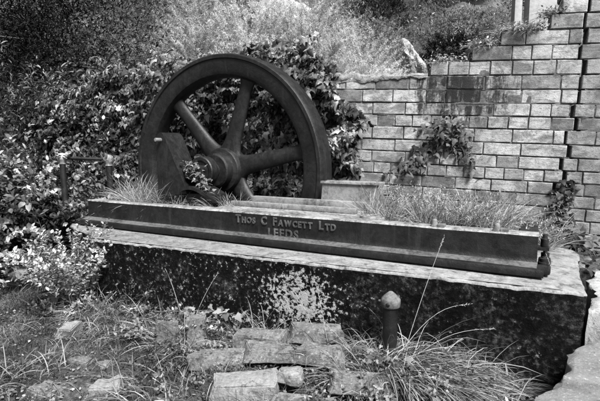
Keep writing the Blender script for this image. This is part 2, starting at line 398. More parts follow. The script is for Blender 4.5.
def spray_shrub(name, base, label, cat, seed, n, length, spread, lean, leaf, kind, per, mat, droop=.5, base_r=.3, group=None, stem_r=.012, every=6, up=1.0, child='foliage'):
    rng = np.random.default_rng(seed)
    e = empty(name, base, label, cat, group)
    pts, d = sprays(rng, base, n, length, spread, lean, leaf, kind, per, droop, base_r, up)
    leafy(child, M[mat], e, d); stem_mesh(pts, stem_r, every).build('stem', M['bark'], e, 60)
    return e

def tree(name, base, label, seed, height, crown, mat, nclump, perclump, leaf, kind='oval', trunk_r=.12, crown_z=.55, group=None, cr=.35, lower=-1):
    rng = np.random.default_rng(seed); base = np.array(base, float)
    e = empty(name, tuple(base), label, 'tree', group)
    C = base + np.array([0, 0, height * crown_z]); R = np.array(crown)
    u = norm(rng.normal(0, 1, (nclump, 3))); u[:, 2] = np.maximum(u[:, 2], lower)
    cl = C + u * R * (rng.uniform(.15, 1, nclump) ** .45)[:, None]
    m = MB(); top = base + np.array([rng.normal(0, .15), rng.normal(0, .15), height * .75])
    m.tube([base + (top - base) * t + np.array([.06 * math.sin(5 * t + seed), .06 * math.cos(4 * t), 0]) for t in np.linspace(0, 1, 7)], trunk_r, trunk_r * .3, 8)
    for k in range(0, nclump, max(1, nclump // 26)):
        st = base + (top - base) * rng.uniform(.3, .85); md = (st + cl[k]) / 2 + np.array([0, 0, .12])
        m.tube([st, md, cl[k]], trunk_r * .32, .008, 5)
    m.build('trunk', M['bark'], e, 60)
    P = np.repeat(cl, perclump, 0) + rng.normal(0, 1, (nclump * perclump, 3)) * cr * np.array([1, 1, .7])
    out = norm(P - C); Y = norm(out * .6 + rng.normal(0, .7, P.shape)); Nm = norm(np.array([0, 0, .9]) + out * .4 + rng.normal(0, .55, P.shape))
    leafy('crown', M[mat], e, leaves(kind, P, Y, Nm, leaf * rng.uniform(.6, 1.2, len(P))))
    return e

# ------------------------------------------------------------------ the setting: ground and hillside
FX, FY = -math.sin(HEAD), math.cos(HEAD)            # horizontal direction the camera faces
RX, RY = math.cos(HEAD), math.sin(HEAD)
def pos(u, f, z=0.0):
    """u: metres to the right of the view axis, f: metres ahead"""
    return (RX * u + FX * f, RY * u + FY * f, z)
def sst(x, a, b):
    t = np.clip((x - a) / (b - a), 0, 1); return t * t * (3 - 2 * t)
def gz(x, y):
    x = np.asarray(x, float); y = np.asarray(y, float); P = np.stack([x.ravel(), y.ravel()], 1)
    z = .035 * fbm(P, 2.2, 1) + .02 * fbm(P, 7, 2)
    z = z.reshape(x.shape) - .02
    z = z + .10 * np.exp(-((x + 1.7) ** 2 / .35 + (y - 2.35) ** 2 / .25))            # the heap of bricks
    z = z + .16 * sst(y, 2.4, 2.9) * sst(x, -1.6, -.6) * (1 - .8 * sst(x, -.55, -.1))                                # bank against the plinth
    z = z + .45 * sst(x, -2.0, -1.2) * sst(y, 4.0, 4.7)                                # fill behind the bed
    z = z + .25 * sst(-x, 4.3, 5.6) * sst(y, 2.3, 3.6)                                 # bank on the left
    z = z - .35 * np.exp(-((x + 3.3) / 1.5) ** 4 - ((y - 4.35) / .3) ** 4)             # flywheel pit
    return z
def grid_mesh(xs, ys, fn):
    X, Y = np.meshgrid(xs, ys); Z = fn(X, Y); V = np.stack([X, Y, Z], -1).reshape(-1, 3)
    nx, ny = len(xs), len(ys); i = np.arange(ny - 1)[:, None] * nx + np.arange(nx - 1)[None, :]
    lo = np.stack([i, i + 1, i + 1 + nx, i + nx], -1).reshape(-1)
    return raw_mesh('m', V, lo, np.full((nx - 1) * (ny - 1), 4))
def axis_pts(a, b, st, far): 
    inner = np.arange(a, b, st); k = np.cumsum(1.35 ** np.arange(1, 40) * st); k = k[k < far]
    return np.concatenate([(a - k)[::-1], inner, inner[-1] + k])
me = grid_mesh(axis_pts(-7, 1.5, .05, 300), axis_pts(.8, 5.6, .05, 300), gz)
tag(finish('ground', me, M['ground'], smooth=180), kind='structure')

def hz(u, f):
    u = np.asarray(u, float); f = np.asarray(f, float); P = np.stack([u.ravel(), f.ravel()], 1)
    n = (fbm(P, .35, 3) * 1.3 + fbm(P, 1.1, 4) * .5).reshape(u.shape)
    rise = np.maximum(0, f - 9.5) * .56 + np.maximum(0, f - 26) * .12
    rise = np.minimum(rise, 34 + 0 * rise)
    return -.4 + rise + n * sst(f, 9, 16) * 1.0
us = np.linspace(-60, 60, 150); fs_ = np.linspace(8.6, 95, 110)
U, Fq = np.meshgrid(us, fs_); Z = hz(U, Fq)
V = np.stack([RX * U + FX * Fq, RY * U + FY * Fq, Z], -1).reshape(-1, 3); nx = len(us)
i = np.arange(len(fs_) - 1)[:, None] * nx + np.arange(nx - 1)[None, :]
me = raw_mesh('m', V, np.stack([i, i + 1, i + 1 + nx, i + nx], -1).reshape(-1), np.full((nx - 1) * (len(fs_) - 1), 4))
tag(finish('hillside', me, M['hill'], smooth=180), kind='structure')

# hillside scrub: one mass nobody could count
rng = np.random.default_rng(5)
nc = 5200
f = 10.5 + 34 * rng.uniform(0, 1, nc) ** .9; u = rng.uniform(-.85, .85, nc) * f
keep = fbm(np.stack([u, f], 1), .7, 9) > -.2
f, u = f[keep], u[keep]; z = hz(u, f); nc = len(f)
cr_ = .016 * f + .1
per = 64
P = np.repeat(np.stack([RX * u + FX * f, RY * u + FY * f, z + cr_ * .7], 1), per, 0)
o3 = rng.normal(0, 1, P.shape); o3[:, 2] = np.abs(o3[:, 2]) * 1.2
P = P + o3 * np.repeat(cr_, per)[:, None]
Y = norm(rng.normal(0, .8, P.shape) + np.array([0, 0, .6])); Nm = norm(rng.normal(0, .6, P.shape) + np.array([.2, -.4, .9]))
tag(leafy('hillside_scrub', M['scrub'], None, leaves('narrow', P, Y, Nm, np.repeat(.045 + .0055 * f, per) * rng.uniform(.7, 1.3, len(P)))), kind='stuff')

def outcrop(label, c, size, seed):
    bm = bmesh.new(); bmesh.ops.create_icosphere(bm, subdivisions=5, radius=1)
    for v in bm.verts:
        n = mnoise.fractal(v.co * 1.6 + Vector((seed * 7, 0, 0)), .8, 2.2, 5); r = mnoise.ridged_multi_fractal(v.co * 1.1 + Vector((0, seed * 3, 0)), .9, 2, 4, 1, 2) * .12
        v.co = v.co * (1 + .32 * n + r); v.co = Vector((v.co.x * size[0], v.co.y * size[1], v.co.z * size[2]))
    me = bpy.data.meshes.new('rock_outcrop'); bm.to_mesh(me); bm.free()
    o = finish('rock_outcrop', me, M['rock'], smooth=50); o.location = c; o.rotation_euler = (0.15, .1, HEAD)
    return tag(o, label, 'rock')
def on_hill(u, f, dz=0): return pos(u, f, float(hz(np.array([u]), np.array([f]))[0]) + dz)
outcrop('narrow pale rock outcrop on the hillside right of the feathery shrubs', on_hill(4.6, 19.4, -.1), (.42, .7, 1.05), 1).rotation_euler = (.2, -.45, HEAD)
outcrop('broad pale rock face high on the hillside at the top right', on_hill(9.9, 26.0, 1.3), (2.2, 1.2, 1.7), 2)
outcrop('slanting pale rock outcrop among shrubs above the flywheel', on_hill(-.9, 22.0, .9), (1.5, 1.0, 1.3), 3)

# ------------------------------------------------------------------ concrete plinth under the machine bed
def plinth():
    e = empty('concrete_plinth', (-1.9, 3.3, 0), 'long concrete plinth with black algae stained face under the iron machine bed', 'plinth')
    A = np.array([-3.90, 2.885]); B = np.array([.205, 3.135])
    out = [A + (B - A) * t for t in np.linspace(0, 1, 220)]
    for a in np.linspace(-60, 0, 5): out.append(B + np.array([-.03 + .05 * math.cos(rad(a)), .05 + .05 * math.sin(rad(a))]))
    out += [np.array([.225 + .02*math.sin(y*3), y]) for y in np.linspace(3.28, 4.30, 18)]
    for a in np.linspace(10, 90, 7): out.append(np.array([-.03 + .25 * math.cos(rad(a)), 4.35 + .25 * math.sin(rad(a))]))
    out += [np.array([x, 4.6]) for x in np.linspace(-.14, -1.85, 20)]
    out += [np.array([-1.85, y]) for y in np.linspace(4.55, 4.14, 8)] + [np.array([x, 4.12]) for x in np.linspace(-1.9, -4.68, 20)]
    out += [np.array([-4.72 + .82*sst(np.array(3.35-y),0,.4).item(), y]) for y in np.linspace(4.0, 2.95, 14)]
    out = np.array(out); n = len(out); P3 = np.c_[out, np.zeros(n)]
    er = .004 * fbm(P3, 7, 6) + .005 * fbm(P3, 30, 7) - .022 * np.maximum(0, fbm(P3, 19, 16) - .75)             # worn arris
    ez = .004 * fbm(P3, 9, 8) + .006 * np.minimum(0, fbm(P3, 33, 9)) - .03 * np.maximum(0, fbm(P3, 15, 19) - .8)
    c = out.mean(0); d = norm(np.roll(out, -1, 0) - np.roll(out, 1, 0)); nr = np.stack([d[:, 1], -d[:, 0]], 1)   # outward (ccw outline)
    lev = [(-.6, .0), (.56, .0), (.603, .003), (.613, .0), (.619, -.006), (.624, -.02)]
    V = []; 
    for li, (z, off) in enumerate(lev):
        k = li >= 2
        V.append(np.c_[out + nr * (off + er * (k * .9 + .1))[:, None], np.full(n, z) + (ez if k else 0)])
    f_face = []; 
    for l in range(len(lev) - 1):
        for q in range(n): f_face.append((l * n + q, l * n + (q + 1) % n, (l + 1) * n + (q + 1) % n, (l + 1) * n + q))
    V = np.concatenate(V); m = MB(); m.add(V[:3 * n], [t for t in f_face if max(t) < 3 * n]); face = m.build('face', M['algae'], e, 40)
    m2 = MB(); top = [(l * n + q - 2 * n, l * n + (q + 1) % n - 2 * n, (l + 1) * n + (q + 1) % n - 2 * n, (l + 1) * n + q - 2 * n) for l in range(2, len(lev) - 1) for q in range(n)]
    m2.add(V[2 * n:], top + [tuple(range(3 * n, 4 * n))]); m2.build('top_edge', M['concrete'], e, 40)
    return e
plinth()

# ------------------------------------------------------------------ cast iron machine bed
BX0, BX1 = -4.52, -.055
def machine_bed():
    e = empty('machine_bed', (-2.3, 3.7, .56), 'long dark cast iron machine bed with raised lettering lying on the concrete plinth', 'machine bed')
    prof = [(3.330, .632), (3.312, .640), (3.308, .668), (3.314, .686), (3.330, .693), (3.386, .698), (3.405, .704), (3.414, .716), (3.419, .745), (3.421, .886)]
    topo = [(3.421, .887), (3.424, .892), (3.432, .896), (3.444, .898), (3.555, .898), (3.565, .892), (3.57, .85)]
    ledge = [(3.3325, .6945), (3.386, .6995), (3.404, .7055), (3.411, .714), (3.3325, .690)]
    def extr(pr, x0, x1, close):
        m = MB(); n = 120; xs = np.linspace(x0, x1, n); k = len(pr); vs = []
        for x in xs:
            for (y, z) in pr:
                w_ = .0022 * mnoise.noise(Vector((x * 2.3, y * 9, z * 9))) + .0012 * mnoise.noise(Vector((x * 11, y * 15, z * 15)))
                vs.append((x, y + w_, z + w_))
        fs = [(i * k + j, (i + 1) * k + j, (i + 1) * k + j + 1, i * k + j + 1) for i in range(n - 1) for j in range(k - 1)]
        if close: fs += [tuple(range(k)), tuple((n - 1) * k + j for j in range(k))]
        return m.add(vs, fs)
    extr(prof + [(3.55, .886), (3.55, .632)], BX0, BX1, True).build('front_beam', M['bed_iron'], e, 35)
    extr(ledge, BX0 - .004, BX1 + .004, True).build('flange_ledge', M['lit_ledge_iron'], e, 35)  # strip coloured paler to imitate light falling on the ledge
    extr(topo + [(3.44, .8875)], BX0 - .003, BX1 + .003, True).build('top_flange', M['worn_lit_iron'], e, 35)  # worn top, its colour also brightened in place of skylight
    extr(prof[:7] + [(3.40, .64)], BX0 - .07, BX0 - .001, True).build('bottom_flange', M['bed_iron'], e, 35)
    extr([(y, z) for y, z in prof[:7]] + [(3.395, .64)], BX1 + .001, BX1 + .045, True).build('bottom_flange', M['bed_iron'], e, 35)
    # cross members and rear beam of the casting
    m = MB(); m.box((BX0 + .02, 3.555, .634), (BX0 + .16, 4.08, .88)); m.build('cross_member', M['bed_iron'], e, bevel=.008)
    m = MB(); m.box((BX1 - .13, 3.555, .634), (BX1 - .012, 4.30, .868)); m.build('cross_member', M['bed_iron'], e, bevel=.008)
    m = MB(); m.box((-1.86, 4.22, .634), (BX1 - .14, 4.31, .872)); m.build('rear_beam', M['bed_iron'], e, bevel=.008)
    # rounded end foot with holding down bolts
    m = MB(); m.box((BX1 + .004, 3.41, .633), (BX1 + .085, 3.72, .70), ch=.02); foot = m.build('end_foot', M['bed_iron'], e, 40)
    def bolt(x, y, z, r, h):
        m = MB(); m.lathe([(r * 1.35, z), (r * 1.35, z + .012), (r * 1.0, z + .014), (r * 1.05, z + .014 + h * .7), (r * .8, z + .014 + h * .75), (r * .55, z + .016 + h * .76), (r * .5, z + .014 + h), (0, z + .018 + h)], 10, 'Z', (x, y, 0))
        m.build('bolt', M['iron'], foot, 40)
    bolt(BX1 + .045, 3.47, .70, .030, .032); bolt(BX1 + .047, 3.60, .70, .026, .05)
    m = MB(); m.lathe([(.022, 0), (.025, .008), (.025, .055), (.017, .06), (.014, .085), (0, .088)], 12, 'Z', (BX1 + .04, 3.535, .803)); m.box((BX1 - .003, 3.50, .78), (BX1 + .07, 3.575, .803)); m.build('bolt', M['iron'], e, 40)
    # lugs standing on the front edge of the top flange
    for x in (-.737, -.312):
        m = MB(); m.lathe([(.032, .0), (.030, .01), (.022, .02), (.021, .042), (.015, .053), (0, .058)], 14, 'Z', (x, 3.463, .896))
        m.box((x + .024, 3.437, .8985), (x + .075, 3.50, .917)); m.build('lug', M['cap_iron'], e, 45)
    # round boss with a rim on the top flange
    m = MB(); m.lathe([(.055, .896), (.06, .912), (.075, .918), (.088, .912), (.092, .897)], 28, 'Z', (-1.30, 3.65, .0)); m.build('boss', M['pale_iron'], e, 50)
    # low strips of the deck
    m = MB(); m.box((-2.86, 3.572, .70), (-1.20, 3.722, .8975)); m.build('wear_plate', M['worn_lit_iron'], e, bevel=.003)
    # stepped slide pad behind the lettering
    m = MB(); m.box((-2.86, 3.725, .70), (-1.46, 4.20, .899)); m.build('slide_pad', M['worn_lit_iron'], e, bevel=.006)
    m = MB(); m.box((-2.80, 3.74, .9005), (-1.47, 3.80, .948), ch=.008); m.build('slide_rail', M['pale_iron'], e, 40)
    m = MB(); m.box((-2.72, 4.00, .9005), (-1.46, 4.075, .975), ch=.008); m.build('slide_rail', M['pale_iron'], e, 40)
    # raised lettering
    m = MB()
    def run(items, x, z, width):
        """items: (text, size); lays them out and scales the run to the given width"""
        geo = []; cx = 0.0
        for txt, sz in items:
            if txt == ' ': cx += sz; continue
            for ch in txt:
                c = bpy.data.curves.new('t', 'FONT'); c.body = ch; c.size = sz; c.extrude = .006; c.offset = .0016; c.bevel_depth = .0016; c.bevel_resolution = 1; c.resolution_u = 4
                o = bpy.data.objects.new('t', c); COL.objects.link(o); bpy.context.view_layer.update()
                me = bpy.data.meshes.new_from_object(o.evaluated_get(bpy.context.evaluated_depsgraph_get()))
                vs = np.array([v.co[:] for v in me.vertices]); fs = [list(p.vertices) for p in me.polygons]
                bpy.data.objects.remove(o); bpy.data.curves.remove(c); bpy.data.meshes.remove(me)
                vs[:, 0] -= vs[:, 0].min(); wd_ = vs[:, 0].max(); vs[:, 0] += cx; cx += wd_ + sz * .17
                geo.append((vs, fs))
        k = width / cx
        for vs, fs in geo: m.add(np.stack([x + vs[:, 0] * k, 3.4165 - vs[:, 2], z + vs[:, 1]], 1), fs)
    run([('T', .098), ('HOS', .072), (' ', .06), ('C', .098), (' ', .06), ('F', .098), ('AWCETT', .072), (' ', .06), ('L', .098), ('TD', .072)], -2.50, .804, 1.0)
    run([('LEEDS', .098)], -2.155, .706, .315)
    m.build('lettering', M['lit_letter_iron'], e)
    return e
machine_bed()
m = MB(); xs = np.linspace(-4.34, -.20, 60); ys = np.linspace(3.575, 4.21, 9); vs = []; 
for x in xs:
    for y in ys: vs.append((x, y, .84 + .03 * mnoise.noise(Vector((x * 4, y * 4, 0))) - (.25 if (x < -1.9 and y > 4.1) else 0)))
fs = [(a * 9 + b, (a + 1) * 9 + b, (a + 1) * 9 + b + 1, a * 9 + b + 1) for a in range(59) for b in range(8)]
tag(m.add(vs, fs).build('soil', M['soil'], smooth=60), kind='structure')

# ------------------------------------------------------------------ flywheel
WC = Vector((-3.30, 4.335, 1.22)); WR = 1.285
def flywheel():
    e = empty('flywheel', WC, 'huge spoked cast iron flywheel standing upright behind the machine bed', 'flywheel')
    R = WR; h = .135
    prof = [(R - .006, -h + .018), (R - .018, -h), (R - .052, -h), (R - .062, -h + .014), (R - .19, -h + .020), (R - .222, -h + .034), (R - .245, -h + .07), (R - .252, -.03), (R - .252, .03), (R - .245, h - .07), (R - .2, h - .02), (R - .018, h), (R - .004, h - .02), (R, h * .5), (R + .003, 0), (R, -h * .5)]
    MB().lathe(prof, 160, 'Y', (0, 0, 0), closed=True).build('rim', M['iron'], e, 30, world=False)
    hub = MB().lathe([(.0, -.225), (.09, -.225), (.17, -.224), (.188, -.212), (.192, -.19), (.192, -.125), (.205, -.118), (.238, -.112), (.25, -.09), (.255, .085), (.2, .12), (.185, .20), (.0, .205)], 48, 'Y').build('hub', M['iron'], e, 32, world=False)
    MB().lathe([(.0, -.44), (.115, -.44), (.118, -.452), (.150, -.452), (.160, -.442), (.160, -.345), (.150, -.335), (.085, -.333), (.085, -.226), (0, -.2255)], 40, 'Y').build('collar', M['iron'], hub, 32, world=False)
    MB().lathe([(.0, -.53), (.062, -.53), (.068, -.52), (.068, -.441), (0, -.4405)], 28, 'Y').build('shaft', M['iron'], e, 32, world=False)
    for k in range(6):
        a = rad(12 + 60 * k); d = Vector((math.cos(a), 0, math.sin(a))); t = Vector((-math.sin(a), 0, math.cos(a))); m = MB(); n = 18; vs = []; L_ = 22
        for i in range(L_):
            q = i / (L_ - 1); r = .20 + (R - .25 - .20 + .03) * q
            wdt = (.105 - .030 * q) + .07 * math.exp(-q / .07) + .05 * math.exp(-(1 - q) / .05); th = (.058 - .014 * q) + .015 * math.exp(-(1 - q) / .05)
            for j in range(n):
                s = 2 * math.pi * j / n; vs.append(d * r + t * wdt * math.cos(s) + Vector((0, 1, 0)) * th * math.sin(s))
        fs = [(i * n + j, i * n + (j + 1) % n, (i + 1) * n + (j + 1) % n, (i + 1) * n + j) for i in range(L_ - 1) for j in range(n)]
        m.add(vs, fs).build('spoke', M['iron'], e, 60, world=False)
    return e
flywheel()

# ------------------------------------------------------------------ leaning bracket at the shaft's end
def bracket():
    e = empty('bearing_bracket', (-3.55, 3.85, .9), 'leaning rusty iron bracket with a stub pin, beside the flywheel hub', 'bracket')
    # slab: front outline in x-z, running back in y
    F = [(-3.775, .93), (-3.36, .99), (-3.40, 1.10), (-3.66, 1.60), (-3.69, 1.632), (-3.735, 1.635), (-3.765, 1.61), (-3.775, 1.50)]
    m = MB(); n = len(F); lev = [(3.735, -.012), (3.72, 0), (3.72 + .10, .004), (3.72 + .24, .0), (3.97, -.012)]
    cx, cz = -3.62, 1.2; vs = []
    F2 = []
    for i in range(n):                               # refine edges so the outline can be ragged
        a, b = np.array(F[i]), np.array(F[(i + 1) % n]); k = max(1, int(np.linalg.norm(b - a) / .05))
        F2 += [a + (b - a) * j / k for j in range(k)]
    n = len(F2)
    ysub = np.linspace(3.735, 4.02, 9)
    for y in ysub:
        edge = .004 if y in (ysub[0], ysub[-1]) else 0
        for (x, z) in F2:
            d = np.array([x - cx, z - cz]); d = d / np.linalg.norm(d); r = .006 * mnoise.noise(Vector((x * 11, y * 16, z * 11))) + .010 * mnoise.noise(Vector((x * 26, y * 42, z * 26))) - edge
            vs.append((x + d[0] * r, y, z + d[1] * r))
    fs = [(i * n + j, i * n + (j + 1) % n, (i + 1) * n + (j + 1) % n, (i + 1) * n + j) for i in range(8) for j in range(n)] + [tuple(range(n)), tuple(8 * n + j for j in range(n))]
    arm = m.add(vs, fs).build('arm', M['iron'], e, 28)
    MB().lathe([(0, 3.655), (.018, 3.657), (.022, 3.665), (.022, 3.74)], 16, 'Y', (-3.71, 0, 1.555)).build('pin', M['cap_iron'], arm, 40)
    # curved saddle plate under the shaft
    m = MB(); vs = []; n = 14
    for i, q in enumerate(np.linspace(0, 1, n)):
        x = -3.42 + .46 * q; z = 1.035 - .04 * q + .035 * math.sin(q * math.pi * 1.6) - .10 * max(0, q - .72)
        for y in (3.70, 4.0): vs += [(x, y, z + .018), (x, y, z - .018)]
    fs = []
    for i in range(n - 1):
        a = i * 4; b = a + 4; fs += [(a, b, b + 2, a + 2), (a + 1, a + 3, b + 3, b + 1), (a, a + 1, b + 1, b), (a + 2, b + 2, b + 3, a + 3)]
    fs += [(0, 2, 3, 1), ((n - 1) * 4, (n - 1) * 4 + 1, (n - 1) * 4 + 3, (n - 1) * 4 + 2)]
    m.add(vs, fs).build('saddle', M['iron'], e, 50)
    m = MB(); m.box((-3.40, 3.76, .83), (-3.02, 3.98, .995), ch=.012); m.build('foot', M['iron'], e, 40)
    m = MB(); m.box((-3.42, 3.76, 1.14), (-3.20, 3.95, 1.285), ch=.03); bc = m.build('bearing_cap', M['iron'], e, 40)
    MB().lathe([(0, 0), (.03, .002), (.032, .03), (.018, .034), (.018, .06), (0, .062)], 8, 'Z', (-3.30, 3.82, 1.284)).build('bolt', M['iron'], bc, 40)
bracket()

# ------------------------------------------------------------------ open iron trough on the bed
def trough():
    e = empty('iron_trough', (-1.66, 4.12, .95), 'pale weathered iron trough open at the top, at the flywheel right edge', 'trough')
    x0, x1, y0, y1, z0, z1, w_ = -1.955, -1.385, 4.085, 4.215, .905, 1.15, .018
    lo = [(x0 - .012, y0 - .010), (x1 + .012, y0 - .010), (x1 + .012, y1 + .01), (x0 - .012, y1 + .01)]
    hi = [(x0, y0), (x1, y0), (x1, y1), (x0, y1)]; inn = [(x0 + w_, y0 + w_), (x1 - w_, y0 + w_), (x1 - w_, y1 - w_), (x0 + w_, y1 - w_)]
    vs = [(*p, z0) for p in lo] + [(*p, z1) for p in hi] + [(*p, z1) for p in inn] + [(*p, z0 + .02) for p in inn]
    fs = [(0, 3, 2, 1)] + [(i, (i + 1) % 4, 4 + (i + 1) % 4, 4 + i) for i in range(4)] + [(4 + i, 4 + (i + 1) % 4, 8 + (i + 1) % 4, 8 + i) for i in range(4)] + [(8 + i, 8 + (i + 1) % 4, 12 + (i + 1) % 4, 12 + i) for i in range(4)] + [(12, 13, 14, 15)]
    body = MB().add(vs, fs).build('body', M['pale_iron'], e, bevel=.005)
    m = MB()
    for a, b in (((x0 - .012, y0 - .018, z1 - .02), (x1 + .012, y0 - .0015, z1 + .004)), ((x0 - .012, y1 + .0015, z1 - .02), (x1 + .012, y1 + .018, z1 + .004))): m.box(a, b)
    m.build('rim', M['worn_lit_iron'], body, bevel=.003)
trough()

# ------------------------------------------------------------------ brick wall with the crack
WA = rad(9.70); WO = (.337, 5.406, 0.0)
hs = [.22, .355, .48, .605, .735, .86, .985, 1.11, 1.231, 1.36, 1.491, 1.632, 1.759, 1.891, 2.030, 2.173, 2.318, 2.463, 2.606, 2.751, 2.89, 3.03, 3.17]
crack_h = [.2, 1.05, 1.139, 1.291, 1.39, 1.511, 1.687, 1.834, 1.979, 2.103, 2.219, 2.407, 2.503, 2.687, 2.86, 3.2]
crack_s = [-.33, -.30, -.288, -.252, -.284, -.211, -.265, -.194, -.272, -.184, -.242, -.184, -.25, -.175, -.245, -.22]
def starts(h0):
    for lim, s in ((2.16, -2.95), (2.30, -1.655), (2.45, -1.245), (2.59, -.99), (2.74, -.545), (2.88, -.46)):
        if h0 < lim: return s
    return -.47
def brick_wall():
    e = empty('brick_wall', WO, 'pale slate brick wall with a broken stepped top and a jagged vertical crack', 'wall', rz=WA)
    e.rotation_euler = (0, rad(2.2), WA)             # courses have sunk slightly to the right
    rng = np.random.default_rng(21); left, right, corel, corer = MB(), MB(), MB(), MB()
    def brick(m, s0, s1, h0, h1, dj):
        g_ = .0038; a, b, c, d = s0 + g_, s1 - g_, h0 + .0055, h1 - .0055; y0 = dj; y1 = .21; r = .006
        j = lambda: rng.uniform(-.0035, .0035)
        # front face subdivided with worn corners
        vs = []; NZ = 4; nseg = max(3, int((b - a) / .045)); xs = [a, a + .006] + [a + (b - a) * (q + .5) / nseg + rng.uniform(-.008, .008) for q in range(nseg)] + [b - .006, b]; NX = len(xs) - 1
        zs = (c, c + .005, (c + d) / 2, d - .005, d); rot = rng.normal(0, .010); sd = rng.uniform(0, 50); chip = rng.random() < .3
        for iz in range(NZ + 1):
            for ix in range(NX + 1):
                x, z = xs[ix], zs[iz]; ed = (ix in (0, NX)) or (iz in (0, NZ)); co_ = (ix in (0, NX)) and (iz in (0, NZ))
                wz = .0045 * mnoise.noise(Vector((x * 14, iz * 3.1, sd))) if iz in (0, 1, NZ - 1, NZ) else 0; dz = -abs(wz) if iz >= NZ - 1 else abs(wz) if iz <= 1 else 0
                dx = .004 * mnoise.noise(Vector((z * 25, ix, sd)));  dx = abs(dx) if ix <= 1 else -abs(dx) if ix >= NX - 1 else 0
                dep = y0 + .005 * mnoise.noise(Vector((x * 9, z * 9, sd))) + (r if ed else 0) + (rng.choice([.003, .004, .016]) if co_ else 0)
                if chip and iz >= NZ - 1 and mnoise.noise(Vector((x * 17, 5, sd))) > .25: dep += .012
                vs.append((x + dx, dep, z + dz + rot * (x - (a + b) / 2)))
        fs = [(iz * (NX + 1) + ix, iz * (NX + 1) + ix + 1, (iz + 1) * (NX + 1) + ix + 1, (iz + 1) * (NX + 1) + ix) for iz in range(NZ) for ix in range(NX)]
        ring = [ix for ix in range(NX + 1)] + [iz * (NX + 1) + NX for iz in range(1, NZ + 1)] + [NZ * (NX + 1) + ix for ix in range(NX - 1, -1, -1)] + [iz * (NX + 1) for iz in range(NZ - 1, 0, -1)]
        n0 = len(vs)
        for i_ in ring: x, y, z = vs[i_]; vs.append((x, y1, z))
        nr = len(ring); fs += [(ring[k], n0 + k, n0 + (k + 1) % nr, ring[(k + 1) % nr]) for k in range(nr)] + [tuple(n0 + k for k in range(nr))]
        m.add(vs, fs)
    def mortar(m, s0, s1, h0, h1, set_):     # pointing washed out to uneven depth
        n = max(2, int((s1 - s0) / .03)); vs = []; zz = (h0 - .006, h0 + .006, h0 + .02, (h0 + h1) / 2, h1 - .014)
        for q in range(n + 1):
            x = s0 + (s1 - s0) * q / n
            for z in zz: vs.append((x, set_ + .004 + .016 * max(0, .35 + mnoise.fractal(Vector((x * 5, 1, z * 7)), .8, 2, 4)), z))
            vs += [(x, .2, h1 - .014), (x, .2, h0 - .006)]
        k = 7; m.add(vs, [(q * k + p, (q + 1) * k + p, (q + 1) * k + (p + 1) % k, q * k + (p + 1) % k) for q in range(n) for p in range(k)] + [tuple(range(k)), tuple(n * k + p for p in range(k))])
    for ci in range(len(hs) - 1):
        h0, h1 = hs[ci], hs[ci + 1]; hm = (h0 + h1) / 2; cr = float(np.interp(hm, crack_h, crack_s)); st = starts(h0)
        header = (abs(h0 - 2.173) < .01) or (abs(h0 - 1.632) < .01) or (abs(h0 - 1.11) < .01)
        cr += (.035 if ci % 2 else -.04) + rng.uniform(-.03, .03); gap = rng.uniform(.007, .02)
        s = st + rng.uniform(-.0, .02); first = True
        while s < cr - gap - .05:
            L_ = rng.uniform(.18, .21) if (header or rng.random() < .16) else rng.uniform(.335, .385)
            if first and not header and ci % 2: L_ *= .62
            first = False; t = min(s + L_, cr - gap)
            if cr - gap - t < .09: t = cr - gap
            brick(left, s, t, h0, h1, rng.uniform(-.008, .006)); s = t
        mortar(corel, st + .02, cr - gap - .035, h0, h1, .0)
        if ci >= 0:
            s = cr + gap; fl = rng.uniform(.12, .3)
            while s < 1.6:
                L_ = fl if fl else (rng.uniform(.18, .21) if header or rng.random() < .2 else rng.uniform(.34, .38)); fl = None
                brick(right, s, s + L_, h0, h1, rng.uniform(.0, .010)); s += L_
            mortar(corer, cr + gap + .035, 1.58, h0, h1, .006)
    left.build('brickwork', M['brick'], e, 25, world=False); right.build('brickwork', M['brick_grey'], e, 25, world=False)
    corel.build('mortar', M['mortar'], e, world=False); corer.build('mortar', M['mortar'], e, world=False)
    # weathered mortar smeared over the low part of the wall
    nx, ny = 70, 14; vs = []
    for a in range(nx):
        x = -2.96 + 1.30 * a / (nx - 1)
        for b in range(ny):
            q = b / (ny - 1); n_ = mnoise.fractal(Vector((x * 5, q * 2.2, 3)), .8, 2.1, 5)
            dip = .075 * max(0, min(1, (x + 2.45) / .75))                      # the smear thins out to the right
            if q < .35: y = -.001 + .014 * n_; z = 2.10 + dip * .9 + (q / .35) * (.085 - dip * .9) + .03 * n_ * (1 - q) + .008 * mnoise.noise(Vector((x * 31, q * 5, 1)))
            else: y = -.004 + (q - .35) / .65 * .24; z = 2.18 + .03 * math.sin((q - .35) / .65 * 2.6) + .03 * n_ + .035 * (abs(mnoise.noise(Vector((x * 7.5, q * 3, 9)))) - .15) + .012 * mnoise.noise(Vector((x * 40, q * 14, 2)))
            vs.append((x, y - .006, z))
    fs = [(a * ny + b, (a + 1) * ny + b, (a + 1) * ny + b + 1, a * ny + b + 1) for a in range(nx - 1) for b in range(ny - 1)]
    MB().add(vs, fs).build('mortar_cap', M['mortar_cap'], e, 60, world=False)
    return e
brick_wall()
WM = Matrix.Translation(WO) @ Matrix.Rotation(WA, 4, 'Z') @ Matrix.Rotation(rad(2.2), 4, 'Y')
def wpt(s, h, d=0.0): return WM @ Vector((s, d, h))       # d < 0 : in front of the wall

